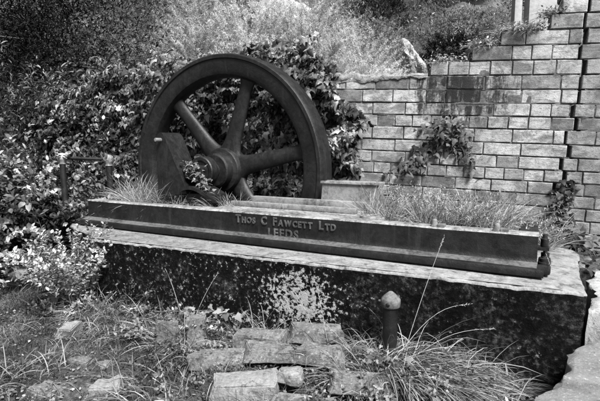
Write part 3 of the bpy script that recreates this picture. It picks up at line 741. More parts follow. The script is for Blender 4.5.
# wall on the left, wholly under ivy
m = MB(); rng = np.random.default_rng(3); z = -.2
while z < 2.3:
    h = rng.uniform(.13, .2); x = -11.5
    while x < -2.5:
        l = rng.uniform(.25, .5); m.box((x + .006, 5.02 + rng.uniform(0, .02), z + .006), (min(x + l, -2.5) - .006, 5.25, z + h - .006), .004); x += l
    z += h
e = empty('rubble_wall', (-6, 5.1, 0), 'old stone wall almost hidden under ivy behind the flywheel', 'wall')
m.build('stonework', M['rubble'], e); MB().box((-11.48, 5.045, -.3), (-2.52, 5.23, z - .02)).build('mortar', M['mortar'], e)

# ------------------------------------------------------------------ ivy
def ivy_sheet(name, label, seed, n, sx, sz, y0, depth, size, mat, dens=None, topfn=None, botfn=None, bulge=.25, matrix=None, stems=20):
    """ivy leaves hanging over a vertical face; x in sx, z in sz, thickness from noise"""
    rng = np.random.default_rng(seed)
    x = rng.uniform(*sx, n); z = rng.uniform(*sz, n)
    P2 = np.stack([x, z], 1)
    thick = depth * (.55 + .6 * fbm(P2, 5.5, seed) + .5 * fbm(P2, 15, seed + 1))
    thick = np.maximum(thick, .02)
    lay = rng.uniform(0, 1, n) ** .6
    keep = np.ones(n, bool)
    if topfn is not None: keep &= z < topfn(x, rng)
    if botfn is not None: keep &= z > botfn(x, rng)
    if dens is not None: keep &= rng.uniform(0, 1, n) < dens(x, z)
    x, z, thick, lay = x[keep], z[keep], thick[keep], lay[keep]; n = len(x)
    P = np.stack([x, y0 - thick * lay, z], 1)
    Y = norm(np.stack([rng.normal(0, .8, n), -.35 - .3 * rng.random(n), -.75 + rng.normal(0, .55, n)], 1))
    Nm = norm(np.stack([rng.normal(0, .55, n), -np.ones(n), .75 + rng.normal(0, .6, n)], 1))
    if matrix is not None:
        R3 = np.array(matrix.to_3x3()); t3 = np.array(matrix.translation); P = P @ R3.T + t3; Y = Y @ R3.T; Nm = Nm @ R3.T
    e = empty(name, tuple(P.mean(0) * np.array([1, 1, 0]) + np.array([0, 0, P[:, 2].min()])), label, 'ivy')
    sz_ = size * np.clip(rng.lognormal(-.08, .36, n), .35, 1.7); kd = rng.integers(0, 4, n)
    leafy('foliage', M[mat], e, merge([leaves(('ivy', 'ivy_curled', 'ivy_long', 'ivy_curled')[q], P[kd == q], Y[kd == q], Nm[kd == q], sz_[kd == q]) for q in range(4)]))
    m = MB()
    for k in range(stems):
        xx = rng.uniform(sx[0], min(sx[1], -2.35)); zz = sz[0]; pts = []
        for q in range(9):
            pts.append((xx + .06 * math.sin(q * 1.3 + k), y0 - .02 - .02 * rng.random(), zz)); zz += (sz[1] - sz[0]) * .085; xx += rng.normal(0, .05)
        if matrix is not None: pts = [matrix @ Vector(p) for p in pts]
        m.tube(pts, .012, .004, 5)
    m.build('stem', M['bark'], e, 60)
    return e
topL = lambda x, r: 2.58 + .06 * np.sin(x * 2.1) + .10 * np.sin(x * 5.3 + 1) + r.normal(0, .07, len(x)) - .22 * sst(-x, 6.2, 7.5)
ivy_sheet('ivy', 'thick glossy ivy covering the wall behind and left of the flywheel', 31, 40000, (-8.2, -3.0), (.0, 2.95), 5.03, .36, .064, 'ivy', topfn=topL, stems=26)
def denR(x, z):
    edge = -1.93 + .10 * np.sin(z * 5.0) + .08 * np.sin(z * 11 + 1) - .5 * sst(z, 1.9, 2.75)
    return (x < edge).astype(float)
ivy_sheet('ivy', 'upright clump of ivy on the wall end to the right of the flywheel', 32, 17000, (-3.05, -1.72), (.35, 2.95), 4.97, .36, .064, 'ivy', dens=denR, topfn=lambda x, r: 2.62 + .08 * np.sin(x * 7) + r.normal(0, .07, len(x)), stems=14)
def denP(s, h):      # climbing patch on the bricks: narrow top, two spreading arms
    top = np.exp(-((s + 1.45) / .07) ** 2) * sst(h, 1.45, 1.55) * (1 - sst(h, 1.86, 1.95))
    arc = np.exp(-((h - (1.50 - 1.1 * np.abs(s + 1.42) ** 1.35)) / .10) ** 2) * (s > -1.86) * (s < -1.12)
    core = np.exp(-((s + 1.42) / .18) ** 2 - ((h - 1.55) / .12) ** 2)
    tail = np.exp(-((h - 1.17 - .25 * (s + 1.85)) / .05) ** 2) * (s > -2.05) * (s < -1.6)
    return np.clip(top * .45 + arc * .8 + core + tail * .4, 0, 1) * .8
ivy_sheet('ivy', 'patch of ivy climbing across the middle of the brick wall', 33, 4200, (-2.15, -.75), (.95, 2.05), -.005, .15, .055, 'ivy_dark', dens=denP, matrix=WM, stems=0)
rng = np.random.default_rng(8)

# bramble bank on the left
for k, (u_, f_, z0, n_, ln, lf, lab) in enumerate([
    (-4.05, 5.9, .15, 60, 1.5, .13, 'bramble bush beside the pipe handrail at the left end of the bed'),
    (-3.35, 5.9, .15, 50, 1.15, .095, 'bramble bush between the handrail and the flywheel'),
    (-3.75, 5.25, .10, 55, 1.0, .095, 'low bramble bush in front of the handrail'),
    (-4.75, 5.6, .10, 60, 1.4, .10, 'bramble bush at the left edge of the view below the dark tree'),
    (-3.9, 6.5, .3, 60, 2.1, .09, 'tall bramble bush against the ivy wall on the left'),
    (-5.0, 6.6, .3, 60, 2.2, .10, 'tallest bramble bush, against the ivy wall at the far left'),
    (-3.35, 4.8, .0, 36, .65, .085, 'small bramble bush at the left foot of the plinth')]):
    b = pos(u_, f_, z0)
    spray_shrub('bramble_bush', b, lab, 'bramble', 50 + k, n_ * 2, ln, .75, (.05, -.10, 0), lf * .82, 'oval', 52, 'bramble', droop=1.5, base_r=.45, stem_r=.006, every=9)

# pale small-leaved plant spilling over the plinth's left corner
spray_shrub('flowering_plant', (-3.84, 2.70, .10), 'pale small leaved plant spilling over the left corner of the plinth', 'plant', 71, 130, .74, .40, (-.02, -.02, 0), .040, 'oval', 34, 'small_leaf', droop=1.0, base_r=.20, stem_r=.004, every=8)
for k, (x, y, h, s, lab) in enumerate([(-4.18, 2.72, .16, .21, 'broad leaved dock plant low in front of the plinth left corner'), (-4.50, 2.95, .2, .17, 'broad leaved dock plant beside the pale stones at the left')]):
    rng = np.random.default_rng(90 + k); n = 9; a = np.linspace(0, 6.28, n, False) + rng.normal(0, .3, n)
    P = np.array([x, y, h * .35]) + np.stack([.03 * np.cos(a), .03 * np.sin(a), rng.uniform(0, h, n)], 1); Y = np.stack([np.cos(a), np.sin(a), rng.uniform(-.1, .45, n)], 1)
    e = empty('dock_plant', (x, y, 0), lab, 'plant'); leafy('foliage', M['dock'], e, leaves('oval', P, Y, np.tile([0, -.1, 1.0], (n, 1)) + rng.normal(0, .25, (n, 3)), s * rng.uniform(.7, 1.2, n)))
    m = MB()
    for p in P: m.tube([(x, y, -.05), tuple((np.array([x, y, 0]) + p) / 2), tuple(p)], .005, .003, 5)
    m.build('stem', M['pale_stem'], e, 60)

# small ivy trails
def trail(lab, pts, n, size, seed, mat='ivy_bright'):
    rng = np.random.default_rng(seed); pts = np.array(pts); t = rng.uniform(0, len(pts) - 1.001, n); i = t.astype(int); fr = (t - i)[:, None]
    P = pts[i] * (1 - fr) + pts[i + 1] * fr + rng.normal(0, .05, (n, 3)) * np.array([1, .7, .6])
    Y = norm(rng.normal(0, .7, (n, 3)) + np.array([0, -.5, -.2])); Nm = norm(rng.normal(0, .35, (n, 3)) + np.array([.1, -.5, .9]))
    e = empty('ivy', tuple(pts[0]), lab, 'ivy'); leafy('foliage', M[mat], e, leaves('ivy', P, Y, Nm, size * rng.uniform(.5, 1.2, n)))
    MB().tube([tuple(p) for p in pts], .006, .003, 5).build('stem', M['bark'], e, 60)
trail('ivy trail creeping along the foot of the plinth left of the brick heap', [(-2.95, 2.72, .10), (-2.6, 2.74, .16), (-2.3, 2.80, .2), (-1.95, 2.86, .18)], 70, .06, 101)
trail('ivy sprig growing around the foot of the iron post', [(-1.02, 2.72, .16), (-.9, 2.7, .17), (-.72, 2.68, .15), (-.55, 2.66, .10)], 44, .055, 102)
trail('ivy sprig growing over the flywheel shaft', [(-3.36, 3.78, 1.30), (-3.27, 3.80, 1.22), (-3.20, 3.78, 1.12), (-3.14, 3.76, 1.02)], 170, .05, 103)
trail('ivy climbing along the crack at the wall corner', [tuple(wpt(-.22, 1.15, -.04)), tuple(wpt(-.26, .98, -.05)), tuple(wpt(-.3, .8, -.08)), tuple(wpt(-.25, .65, -.12)), tuple(wpt(.0, .58, -.15))], 170, .07, 104, 'ivy')
trail('ivy cluster at the right rear corner of the plinth', [(.05, 5.0, .66), (.22, 4.95, .62), (.36, 4.75, .56), (.42, 4.5, .48), (.45, 4.2, .40)], 150, .075, 105, 'ivy')

# ------------------------------------------------------------------ trees and shrubs behind the walls
tree('broadleaf_tree', pos(-6.5, 8.7, -.1), 'dark broadleaf tree filling the top left corner', 201, 6.4, (2.9, 2.4, 2.7), 'tree_dark', 210, 130, .10, 'lance', .2, .58, cr=.36)
tree('broadleaf_tree', pos(-4.3, 9.0, -.1), 'dark bushy tree behind the ivy wall, between the corner tree and the feathery shrubs', 202, 4.9, (1.9, 1.6, 2.0), 'tree_dark', 150, 110, .09, 'lance', .12, .58, cr=.32)
tree('broadleaf_tree', pos(-5.4, 12.5, .8), 'grey green tree rising behind the dark trees', 203, 6.0, (2.6, 2.0, 2.4), 'tree_mid', 170, 100, .11, 'lance', .15, .6, cr=.38)
sh = [(-4.9, 7.9, .2, 1.0, 46, 'sapling', 'lance', .12, 'pale leaved sapling in front of the dark corner tree'),
      (-3.9, 8.1, .2, .85, 40, 'shrub_mid', 'lance', .11, 'small lit shrub just behind the ivy wall on the left')]
for k, (u_, f_, z0, ln, n_, mt, kd, lf, lab) in enumerate(sh):
    spray_shrub('shrub', pos(u_, f_, 1.7), lab, 'shrub', 210 + k, n_, ln * 1.5, .5, (0, 0, 0), lf, kd, 26, mt, droop=.7, base_r=.4, every=5)
fe = [(-3.1, 9.4, 3.2, 'feathery shrub left of the flywheel, beside the dark trees'),
      (-1.95, 9.0, 3.3, 'feathery shrub rising over the left of the flywheel rim'),
      (-.9, 9.3, 3.4, 'pale feathery shrub directly above the flywheel top'),
      (.15, 9.0, 3.2, 'pale feathery shrub behind the ivy clump right of the flywheel'),
      (1.15, 9.4, 2.6, 'pale feathery shrub behind the low capped end of the brick wall'),
      (-2.6, 11.4, 3.6, 'tall pale shrub at the top edge, above the flywheel left side'),
      (.4, 11.6, 3.3, 'tall pale shrub at the top edge, above the ivy clump right of the flywheel'),
      (1.4, 11.8, 3.2, 'tall pale shrub on the slope below the narrow rock outcrop'),
      (1.95, 10.6, 1.7, 'lowest feathery shrub, behind the first step of the brick wall')]
def dome_shrub(base, label, seed, R, H, mat, n=850, per=58, leaf=.06, name='feathery_shrub', cat='shrub'):
    rng = np.random.default_rng(seed); base = np.array(base); e = empty(name, tuple(base), label, cat)
    u = norm(rng.normal(0, 1, (n, 3))); u[:, 2] = np.abs(u[:, 2]) * 1.1 - .15
    wob = 1 + .26 * fbm(u, 3.4, seed, 3); sh_ = rng.uniform(.45, 1, n) ** .5
    Pc = base + np.array([0, 0, H * .30]) + u * np.array([R, R * .8, H * .66]) * (wob * sh_)[:, None]
    pts, d = sprays(rng, Pc, n, .55, .55, u * np.array([1.1, 1.1, .5]), leaf, 'narrow', per, .6, .05, .55)
    leafy('foliage', M[mat], e, d)
    m = stem_mesh(pts, .005, 14)
    for k in range(0, n, 45): m.tube([base, (base * .6 + Pc[k] * .4) + np.array([0, 0, .3]), Pc[k]], .02, .005, 5)
    m.build('stem', M['bark'], e, 60)
for k, (u_, f_, ln, lab) in enumerate(fe):
    dome_shrub(pos(u_, f_, .9 if f_ < 11 else 1.5), lab, 230 + k, (1.0, .95, 1.1, .95, 1.05, 1.3, 1.3, 1.2, .8)[k], ln * 1.02, ['shrub_mid', 'shrub_pale', 'shrub_bright', 'shrub_pale', 'shrub_bright', 'shrub_mid', 'shrub_pale', 'shrub_mid', 'shrub_pale'][k])
for k, (u_, f_, R, H, mt, lab) in enumerate([
    (3.2, 13.6, .75, 1.3, 'tree_mid', 'bush on the slope above the first broken wall step'), (4.5, 14.6, .8, 1.3, 'shrub_mid', 'bush on the slope above the second wall step'),
    (5.5, 15.6, .8, 1.2, 'tree_mid', 'bush on the slope left of the narrow concrete post'), (3.5, 17.5, .9, 1.6, 'tree_dark', 'dark bush left of the narrow rock outcrop'),
    (6.0, 19.0, 1.0, 1.6, 'tree_dark', 'dark bush right of the narrow rock outcrop'), (7.4, 21.5, 1.1, 1.6, 'shrub_mid', 'bush directly below the broad pale rock face'),
    (5.6, 23.5, 1.3, 2.2, 'tree_mid', 'bush high on the slope left of the broad rock face'), (3.6, 22.5, 1.2, 2.2, 'tree_dark', 'dark bush at the top edge beyond the narrow rock outcrop')]):
    dome_shrub(on_hill(u_, f_), lab, 262 + k, R, H, mt, 420, 50, .10, 'slope_bush', 'bush')

# pale posts behind the wall
for x0, w_, d_, h, lab in ((3.10, .11, .12, 4.7, 'narrow pale concrete post standing behind the broken wall top'), (3.31, .50, .18, 4.7, 'broad pale concrete slab post next to the narrow post behind the wall')):
    e = empty('concrete_post', pos(x0, 7.0, 0), lab, 'post', rz=HEAD)
    MB().box((-.0, 0, -.2), (w_, d_, h), .006, .012).build('shaft', M['post_concrete'], e, 40, world=False)

# ------------------------------------------------------------------ handrail, iron post
def handrail():
    a, b = Vector((-5.27, 3.66, 1.35)), Vector((-4.77, 3.93, 1.33))
    e = empty('pipe_handrail', ((a + b) / 2 * 1.0).xy.to_3d(), 'short iron pipe handrail with ball joints half hidden in brambles', 'handrail')
    for p, lean in ((a, .05), (b, .02)):
        MB().tube([(p.x + lean, p.y, -.1), (p.x + lean * .4, p.y, .7), (p.x, p.y, p.z - .045)], .036, .036, 14).build('post', M['iron'], e, 60)
        MB().lathe([(.0, .062), (.03, .056), (.052, .034), (.062, .0), (.052, -.034), (.04, -.05), (.044, -.075), (0, -.078)], 20, 'Z', tuple(p)).build('ball_joint', M['worn_lit_iron'], e, 60)
    d = (b - a).normalized()
    MB().tube([a + d * .055, (a + b) / 2, b - d * .055], .02, .02, 12).build('rail', M['iron'], e, 60)
handrail()
def post():
    e = empty('iron_post', (-.885, 2.9, 0), 'short dark iron post with a pale rounded cap in front of the plinth', 'post', rz=rad(8))
    MB().lathe([(.050, -.15), (.049, .1), (.048, .40), (.050, .435), (0, .44)], 24, 'Z').build('shaft', M['iron'], e, 40, world=False)
    cap = MB().lathe([(.048, .428), (.058, .432), (.0635, .442), (.065, .470), (.0645, .484), (.058, .494), (.042, .510), (.028, .523), (.020, .530), (.010, .537), (0, .538)], 28, 'Z').build('cap', M['cap_iron'], e, 50, world=False)
    MB().lathe([(0, -.068), (.010, -.068), (.014, -.065), (.016, -.055), (.016, -.04)], 12, 'Y', (-.008, 0, .462)).build('bolt', M['iron'], cap, 40, world=False)
    MB().lathe([(0, -.078), (.008, -.076), (.010, -.06), (.010, -.03)], 10, 'X', (0, -.015, .47)).build('bolt', M['cap_iron'], cap, 40, world=False)
post()

# ------------------------------------------------------------------ broken concrete on the right, loose stones and bricks
def ragged_block(name, outline, z0, z1, mat, label, cat, tilt=(0, 0), seed=0, jag=.02):
    pts = []; o = np.array(outline, float); n = len(o)
    for i in range(n):
        a, b = o[i], o[(i + 1) % n]; k = max(1, int(np.linalg.norm(b - a) / .035)); pts += [a + (b - a) * j / k for j in range(k)]
    pts = np.array(pts); n = len(pts); P3 = np.c_[pts, np.zeros(n)]; c = pts.mean(0)
    d = norm(np.roll(pts, -1, 0) - np.roll(pts, 1, 0)); nr = np.stack([d[:, 1], -d[:, 0]], 1)
    lev = [(z0, .02, 1), (z0 + (z1 - z0) * .4, .015, 1.4), (z0 + (z1 - z0) * .8, .0, 1), (z1 - .02, -.004, 1), (z1 - .005, -.02, .8), (z1, -.05, .6)]
    V = []
    for li, (z, off, s) in enumerate(lev):
        r = jag * fbm(np.c_[pts, np.full(n, li * .12)], 14, seed) + jag * .6 * fbm(np.c_[pts, np.full(n, li * .2)], 40, seed + 1)
        q = pts + nr * (off + r * s)[:, None]; V.append(np.c_[q, z + (q - c) @ np.array(tilt) * (z - z0) / (z1 - z0) + (.008 * fbm(np.c_[q, q[:, :1]], 11, seed + 2))])
    for k in (.7, .4, .15):
        q = c + (V[5][:, :2] - c) * k; V.append(np.c_[q, z1 + (q - c) @ np.array(tilt) + .014 * fbm(np.c_[q, q[:, :1]], 9, seed + 3)])
    m = MB(); nl = len(V); m.add(np.concatenate(V), [(l * n + q, l * n + (q + 1) % n, (l + 1) * n + (q + 1) % n, (l + 1) * n + q) for l in range(nl - 1) for q in range(n)] + [tuple((nl - 1) * n + q for q in range(n)), tuple(range(n))[::-1]])
    e = m.build(name, M[mat], smooth=45)
    return tag(e, label, cat)
ragged_block('concrete_slab', [(-.05, 2.20), (.9, 2.1), (1.9, 2.6), (1.9, 3.9), (1.2, 3.85), (.42, 3.33), (.28, 3.20), (.20, 3.02), (.135, 2.88), (.12, 2.66), (.06, 2.46)], -.3, .35, 'slab', 'rough broken concrete slab with a ragged edge in the right foreground', 'slab', seed=4, jag=.018)
ragged_block('rubble_block', [(.262, 3.16), (.7, 3.05), (1.4, 3.7), (1.4, 4.6), (.42, 4.45), (.275, 3.9)], -.2, .53, 'rubble', 'rough rubble block against the right end of the plinth', 'rubble', seed=8, jag=.035)

def brick_obj(name, c, size, rot, mat, label, cat, seed, group=None, jit=.006):
    rng = np.random.default_rng(seed); bm = bmesh.new(); bmesh.ops.create_cube(bm, size=1)
    for v in bm.verts: v.co = Vector((v.co.x * size[0], v.co.y * size[1], v.co.z * size[2])) + Vector(rng.uniform(-jit, jit, 3))
    bm.verts.ensure_lookup_table(); tops = [v for v in bm.verts if v.co.z > 0]
    for q in rng.choice(len(tops), 2, replace=False):            # knocked-off corners
        v = tops[q]; v.co = Vector((v.co.x * rng.uniform(.62, .95), v.co.y * rng.uniform(.6, .95), v.co.z * rng.uniform(.3, .95)))
    bmesh.ops.bevel(bm, geom=bm.edges[:], offset=.008, segments=2, affect='EDGES')
    bmesh.ops.subdivide_edges(bm, edges=bm.edges[:], cuts=5, use_grid_fill=True)
    for v in bm.verts:
        p = v.co * 1.0
        v.co += v.co.normalized() * (.020 * mnoise.noise(p * 9 + Vector((seed, 0, 0))) + .012 * mnoise.noise(p * 24 + Vector((0, seed, 0))) + .006 * mnoise.noise(p * 60 + Vector((0, seed, 3))))
    me = bpy.data.meshes.new(name); bm.to_mesh(me); bm.free()
    o = finish(name, me, M[mat], smooth=40); o.location = c; o.rotation_euler = rot
    return tag(o, label, cat, group)
BR = .338; H_ = .5
heap = [((-1.72, 2.62, 0.147), (.36, .17, .11), (.02, .03, .42), 'moss_brick', 'mossy brick at the back left of the brick heap'),
        ((-1.40, 2.84, 0.177), (.40, .17, .10), (.03, -.02, .36), 'moss_brick', 'long mossy brick at the back of the heap touching the grass'),
        ((-1.83, 2.29, 0.117), (.34, .18, .11), (.02, .04, .40), 'moss_brick', 'mossy brick at the left side of the brick heap'),
        ((-1.55, 2.46, 0.157), (.34, .18, .10), (-.03, .02, .50), 'moss_brick', 'moss covered brick in the middle of the heap'),
        ((-1.25, 2.60, 0.147), (.32, .17, .10), (.04, .05, .30), 'moss_brick', 'brick with a pale end at the right of the heap'),
        ((-1.52, 2.12, 0.087), (.40, .21, .14), (.05, .0, .47), 'pale_brick', 'large pale brick at the front of the heap'),
        ((-1.30, 2.28, 0.147), (.15, .12, .07), (.0, .1, .3), 'pale_brick', 'small pale brick end beside the large front brick'),
        ((-.92, 2.46, 0.097), (.38, .16, .08), (.0, .1, .55), 'moss_brick', 'low mossy brick sunk in grass right of the heap'),
        ((-1.12, 2.16, 0.057), (.36, .16, .08), (.06, .0, .45), 'moss_brick', 'brick at the bottom edge right of the large pale brick')]
for k, (c, s, r, mt, lab) in enumerate(heap): brick_obj('loose_brick', c, s, r, mt, lab, 'brick', 300 + k, 'bricks heaped on the ground')
stones = [((-2.50, 2.52, 0.05), (.15, .13, .30), (.1, .12, .5), 'moss_brick', 'upright rounded stone left of the brick heap'),
          ((-2.28, 2.60, 0.06), (.15, .11, .32), (-.06, -.05, .4), 'moss_brick', 'upright flat topped stone beside the brick heap'),
          ((-3.30, 2.26, 0.020), (.15, .13, .17), (.15, .1, .3), 'pale_brick', 'pale squared stone standing in the grass at the left'),
          ((-2.78, 1.98, -0.010), (.18, .14, .12), (.1, .1, .2), 'moss_brick', 'speckled stone lying below the pale squared stone'),
          ((-2.36, 1.86, -0.020), (.17, .13, .12), (.1, -.1, .5), 'pale_brick', 'flat pale stone near the bottom left of the heap'),
          ((-2.62, 1.66, -0.030), (.20, .16, .12), (.05, .1, .3), 'moss_brick', 'dark mossy stone at the bottom left'),
          ((-2.62, 2.05, -0.010), (.09, .08, .09), (.2, .1, .3), 'moss_brick', 'small round stone next to the speckled stone'),
          ((-5.0, 2.90, 0.100), (.36, .24, .16), (.1, .1, .2), 'pale_brick', 'pale flat stone at the left edge beside the path'),
          ((-5.5, 3.15, 0.160), (.34, .22, .14), (.1, .15, .6), 'pale_brick', 'pale stone farther back behind the flat stone at the left edge')]
for k, (c, s, r, mt, lab) in enumerate(stones): brick_obj('stone', c, s, r, mt, lab, 'stone', 330 + k, None, .014)

# ------------------------------------------------------------------ grass
def field(seed, n, xr, yr, dens=None):
    rng = np.random.default_rng(seed); x = rng.uniform(*xr, n); y = rng.uniform(*yr, n)
    k = y < 2.865 + (x + 3.9) * .061
    if dens is not None: k &= rng.uniform(0, 1, n) < dens(x, y)
    k &= ~((x > -.02) & (y > 2.15))
    x, y = x[k], y[k]; return rng, np.stack([x, y, gz(x, y) - .005], 1)
rng, P = field(401, 60000, (-6.6, .2), (.9, 3.2), lambda x, y: .55 + .45 * fbm(np.stack([x, y], 1), 3.0, 12))
D = rng.normal(0, .55, P.shape); D[:, 2] = 1
tag(leafy('grass', M['grass'], None, blades(P, D, rng.uniform(.03, .11, len(P)), rng.uniform(.003, .006, len(P)), 1.0, rng, 3)), kind='stuff')
rng, P = field(402, 34000, (-6.6, .2), (.9, 3.2), lambda x, y: .45 + .5 * fbm(np.stack([x, y], 1), 4.0, 15) + .4 * np.exp(-((x + 1.55) / .6) ** 2 - ((y - 2.45) / .5) ** 2))
hp = ((P[:, 0] + 1.55) / .62) ** 2 + ((P[:, 1] - 2.45) / .5) ** 2 < 1; P[:, 2] += rng.uniform(.0, .03, len(P)) + hp * rng.uniform(0, .03, len(P)); Y = rng.normal(0, 1, P.shape); Y[:, 2] *= .35
Nm = rng.normal(0, .4, P.shape) + np.array([0, 0, 1.0])
tag(leafy('ground_cover', M['clover'], None, leaves('oval', P, Y, Nm, rng.uniform(.012, .034, len(P)))), kind='stuff')

rng, P = field(403, 30000, (-4.0, .1), (2.1, 3.1), lambda x, y: np.exp(-np.maximum(0, (2.80 + (x + 3.9) * .061) - y) / .22) * .42)
D = rng.normal(0, 1.0, P.shape); D[:, 2] = rng.uniform(.15, 1.1, len(P)); D[:, 0] += .35; D[:, 1] -= .25
V, lo, sz = blades(P, D, rng.uniform(.08, .34, len(P)), rng.uniform(.003, .008, len(P)), rng.uniform(.6, 2.4, len(P)), rng, 4)
tag(leafy('matted_grass', M['long_grass'], None, (V, lo, sz)), kind='stuff')
def tuft(lab, c, n, r, ln, mat, seed, lean=(0, 0, 0), spread=.5, droop=1.2, wd=.005, name='grass_tuft'):
    rng = np.random.default_rng(seed); a = rng.uniform(0, 6.283, n); q = np.sqrt(rng.uniform(0, 1, n)); r = np.broadcast_to(np.array(r, float), (2,))
    P = np.array(c) + np.stack([r[0] * q * np.cos(a), r[1] * q * np.sin(a), np.zeros(n)], 1)
    cl = rng.normal(0, .38, (9, 3)); D = np.stack([np.cos(a) * spread * q, np.sin(a) * spread * q, np.ones(n)], 1) * .75 + np.array(lean) + cl[rng.integers(0, 9, n)] + rng.normal(0, .36, (n, 3))
    V, lo, sz = blades(P, D, ln * rng.uniform(.25, 1.15, n), wd * rng.uniform(.6, 1.2, n), droop * rng.uniform(.4, 1.3, n), rng, 5)
    o = leafy(name, M[mat], None, (V - np.array(c, np.float32), lo, sz)); o.location = c
    return tag(o, lab, 'grass')
tuft('bushy dry grass tuft on the left end of the iron bed', (-4.02, 3.80, .84), 900, (.36, .16), .40, 'dry_grass', 501, spread=.9, droop=.9)
tuft('dry grass tuft at the left corner behind the bed edge', (-4.30, 3.80, .84), 260, (.10, .1), .34, 'dry_grass', 502, lean=(-.25, -.1, 0), spread=.8)
tuft('grass tuft on the bed below the flywheel hub', (-2.92, 3.82, .84), 420, (.26, .10), .24, 'dry_grass', 503, spread=.8)
tuft('thin grass below the leaning bracket', (-3.45, 3.76, .84), 200, (.22, .05), .2, 'dry_grass', 504, spread=.6)
tuft('grass tuft beside the right end of the iron trough', (-1.27, 3.86, .84), 520, (.17, .15), .34, 'dry_grass', 505, spread=.7, droop=.7)
tuft('low grass tuft just right of the boss on the bed', (-1.02, 3.86, .84), 420, (.22, .14), .2, 'long_grass', 506, spread=.8)
for k, (x, y, n, ln, lab) in enumerate([(-.80, 3.98, 700, .30, 'dry grass behind the left lug on the bed'), (-.45, 4.02, 700, .36, 'dry grass behind the right lug on the bed'), (-.55, 4.55, 800, .46, 'tall dry grass between the bed and the brick wall'), (-.95, 4.6, 700, .42, 'tall dry grass below the ivy patch on the wall'), (-.20, 4.45, 600, .46, 'leaning dry grass near the wall crack')]):
    tuft(lab, (x, y, .84 if y < 4.2 else .56), n, (.24, .18), ln, 'dry_grass' if k != 3 else 'long_grass', 510 + k, lean=(.25, 0, 0), spread=.7, droop=.9, wd=.0045)
for k, (x, y, z, n, ln, lab) in enumerate([(-.72, 4.1, .84, 90, .36, 'fine leaved dry weeds behind the bed between the two lugs'), (-.30, 4.2, .66, 90, .42, 'fine leaved dry weeds at the right end of the bed'), (-1.10, 4.25, .84, 80, .36, 'fine leaved dry weeds below the ivy patch'), (-.55, 4.7, .56, 90, .50, 'fine leaved dry weeds against the foot of the brick wall')]):
    spray_shrub('dry_weeds', (x, y, z), lab, 'weeds', 520 + k, n, ln, .7, (.15, 0, 0), .03, 'narrow', 46, 'dry_grass', droop=.8, base_r=.26, stem_r=.0025, every=3)
tuss = [(-.66, 2.74, 520, .50, (1.1, -.3, -.35), 'long drooping grass tussock sweeping right from the iron post'),
        (-.40, 2.56, 420, .46, (.9, -.5, -.3), 'grass tussock at the bottom right beside the broken slab'),
        (-1.05, 2.68, 500, .34, (-.5, -.3, -.2), 'grass tussock left of the iron post foot'),
        (-.80, 2.50, 420, .36, (.3, -.6, -.2), 'grass tussock in front of the iron post'),
        (-.28, 2.78, 700, .36, (1.1, -.3, -.35), 'low grass tussock between the plinth and the broken slab'),
        (-.20, 2.48, 500, .30, (.6, -.4, -.1), 'short grass tussock touching the edge of the broken slab'),
        (-1.75, 2.78, 420, .34, (.3, -.3, -.1), 'grass tussock between the brick heap and the plinth'),
        (-2.55, 2.66, 380, .36, (-.5, -.3, -.1), 'grass tussock behind the upright stones'),
        (-3.45, 2.70, 600, .48, (.8, -.4, -.2), 'fine dry grass tussock below the left of the plinth'),
        (-3.05, 2.50, 300, .32, (.7, -.4, -.2), 'lower grass tussock in front of the fine dry tussock'),
        (-4.95, 3.0, 300, .40, (.1, -.3, 0), 'grass tussock by the pale stones at the left edge'),
        (-2.05, 1.92, 260, .26, (-.2, -.2, 0), 'short grass tussock in front of the brick heap'),
        (-2.9, 1.72, 300, .25, (.3, 0, 0), 'short grass tussock at the bottom left'),
        (-1.35, 2.02, 220, .22, (.2, 0, 0), 'short grass tussock at the bottom edge before the pale brick')]
for k, (x, y, n, ln, lean, lab) in enumerate(tuss):
    z0 = float(gz(np.array([x]), np.array([y]))[0]) - .01
    tuft(lab, (x, y, z0), n, (.27, .19), ln, 'dry_grass' if k in (8,) else 'long_grass', 560 + k, lean=lean, spread=.75, droop=1.6, wd=.0075, name='grass_tussock')

def stalk(lab, base, tip, sag, seed, seed_len=.10):
    b, t = np.array(base, float), np.array(tip, float); pts = []
    for q in np.linspace(0, 1, 10): pts.append(b + (t - b) * q + np.array([0, 0, sag * math.sin(q * math.pi)]))
    e = empty('grass_stalk', tuple(b), lab, 'grass stalk'); MB().tube(pts, .0018, .001, 5).build('stem', M['pale_stem'], e, 60)
    rng = np.random.default_rng(seed); n = 40; d = norm((pts[-1] - pts[-2])[None])[0]
    P = pts[-1] + d * rng.uniform(-seed_len, 0.02, n)[:, None]; Y = d + rng.normal(0, .28, (n, 3))
    leafy('seed_head', M['dry_grass'], e, leaves('narrow', P, Y, rng.normal(0, 1, (n, 3)), .016))
stalk('grass stalk leaning across the plinth face left of the post', (-1.25, 2.75, .05), (-1.45, 2.92, .52), .05, 601)
stalk('tall grass stalk crossing the bed right of the iron post', (-.78, 2.80, .1), (-.62, 3.20, .86), .03, 602)
stalk('grass stalk arching right over the plinth face', (-.80, 2.75, .15), (-.42, 3.05, .48), .10, 603)
stalk('drooping grass stalk low beside the long tussock', (-.72, 2.78, .15), (-.28, 3.0, .36), .06, 604)
stalk('hooked grass stalk in front of the plinth at the left', (-2.65, 2.85, .05), (-3.08, 3.0, .50), .10, 605)
stalk('straight grass stalk at the left end of the plinth', (-3.45, 2.75, .0), (-3.95, 2.95, .42), .03, 606)
stalk('pale grass stalk leaning left above the brick heap', (-1.35, 2.8, .1), (-1.72, 3.02, .42), .06, 607)
stalk('grass stalk resting on the bed end at the right', (-.20, 4.2, .75), (.02, 3.42, .72), .12, 608)
stalk('thin stalk above the upright stones', (-2.45, 2.72, .05), (-2.32, 2.9, .46), .03, 609)

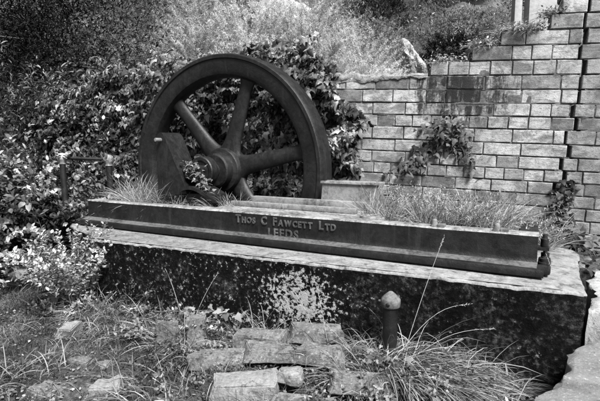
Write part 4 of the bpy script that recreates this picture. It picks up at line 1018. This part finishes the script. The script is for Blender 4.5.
for k, (x, y, ln, n, lf, mt, lab) in enumerate([(-3.15, 2.74, .34, 46, .032, 'clover', 'low leafy weed at the plinth foot, beside the fine dry tussock'), (-2.72, 2.62, .26, 40, .036, 'ivy_bright', 'low leafy weed left of the upright stones'), (-2.08, 2.72, .28, 44, .034, 'clover', 'low leafy weed between the upright stones and the brick heap'),
        (-3.75, 2.52, .24, 40, .036, 'clover', 'low leafy weed in front of the pale small leaved plant'), (-2.05, 2.12, .2, 36, .03, 'clover', 'low leafy weed at the left end of the brick heap'), (-.98, 2.28, .2, 40, .032, 'clover', 'low leafy weed at the right end of the brick heap'),
        (-.58, 2.46, .26, 46, .036, 'ivy_bright', 'low leafy weed in the long grass below the iron post'), (-.32, 2.62, .24, 40, .034, 'clover', 'low leafy weed in the long grass near the broken slab')]):
    spray_shrub('leafy_weed', (x, y, .02), lab, 'weeds', 640 + k, n, ln, .9, (.0, -.15, 0), lf, 'oval', 16, mt, droop=1.2, base_r=.16, stem_r=.002, every=3)

# dead stems and leaves tumbling over the broken wall top
def wall_stems(lab, segs, n, seed, ln, mat='dry_grass'):
    rng = np.random.default_rng(seed); P = []
    for k in range(n):
        s0, s1, h = segs[rng.integers(len(segs))]; P.append(wpt(rng.uniform(s0, s1), h + .005, rng.uniform(.0, .19))[:])
    P = np.array(P); D = np.stack([rng.normal(-.35, .8, n), rng.normal(-.35, .6, n), rng.uniform(.05, .8, n)], 1)
    a = blades(P, D, ln * rng.uniform(.25, 1.1, n), .006 * rng.uniform(.5, 1.3, n), 1.6, rng, 4)
    m_ = n * 2; Q = P[rng.integers(0, n, m_)] + rng.normal(0, .05, (m_, 3)) * np.array([1, 1, .35]) + np.array([0, -.03, .03])
    b = leaves('oval', Q, rng.normal(0, 1, (m_, 3)), rng.normal(0, .5, (m_, 3)) + np.array([0, -.3, 1]), rng.uniform(.015, .045, m_))
    o = leafy('dead_stems', M[mat], None, merge([a, b])); return tag(o, lab, 'dead stems')
wall_stems('dead pale stems and leaves tumbling over the upper wall steps', [(-.98, -.56, 2.606), (-.90, -.60, 2.606), (-.545, -.47, 2.751)], 420, 701, .30)
wall_stems('dry stems trailing on the lower wall step', [(-1.24, -1.0, 2.463)], 200, 702, .22)
wall_stems('thin dry stems along the step beside the mortar capped wall', [(-1.64, -1.26, 2.318)], 90, 703, .14)
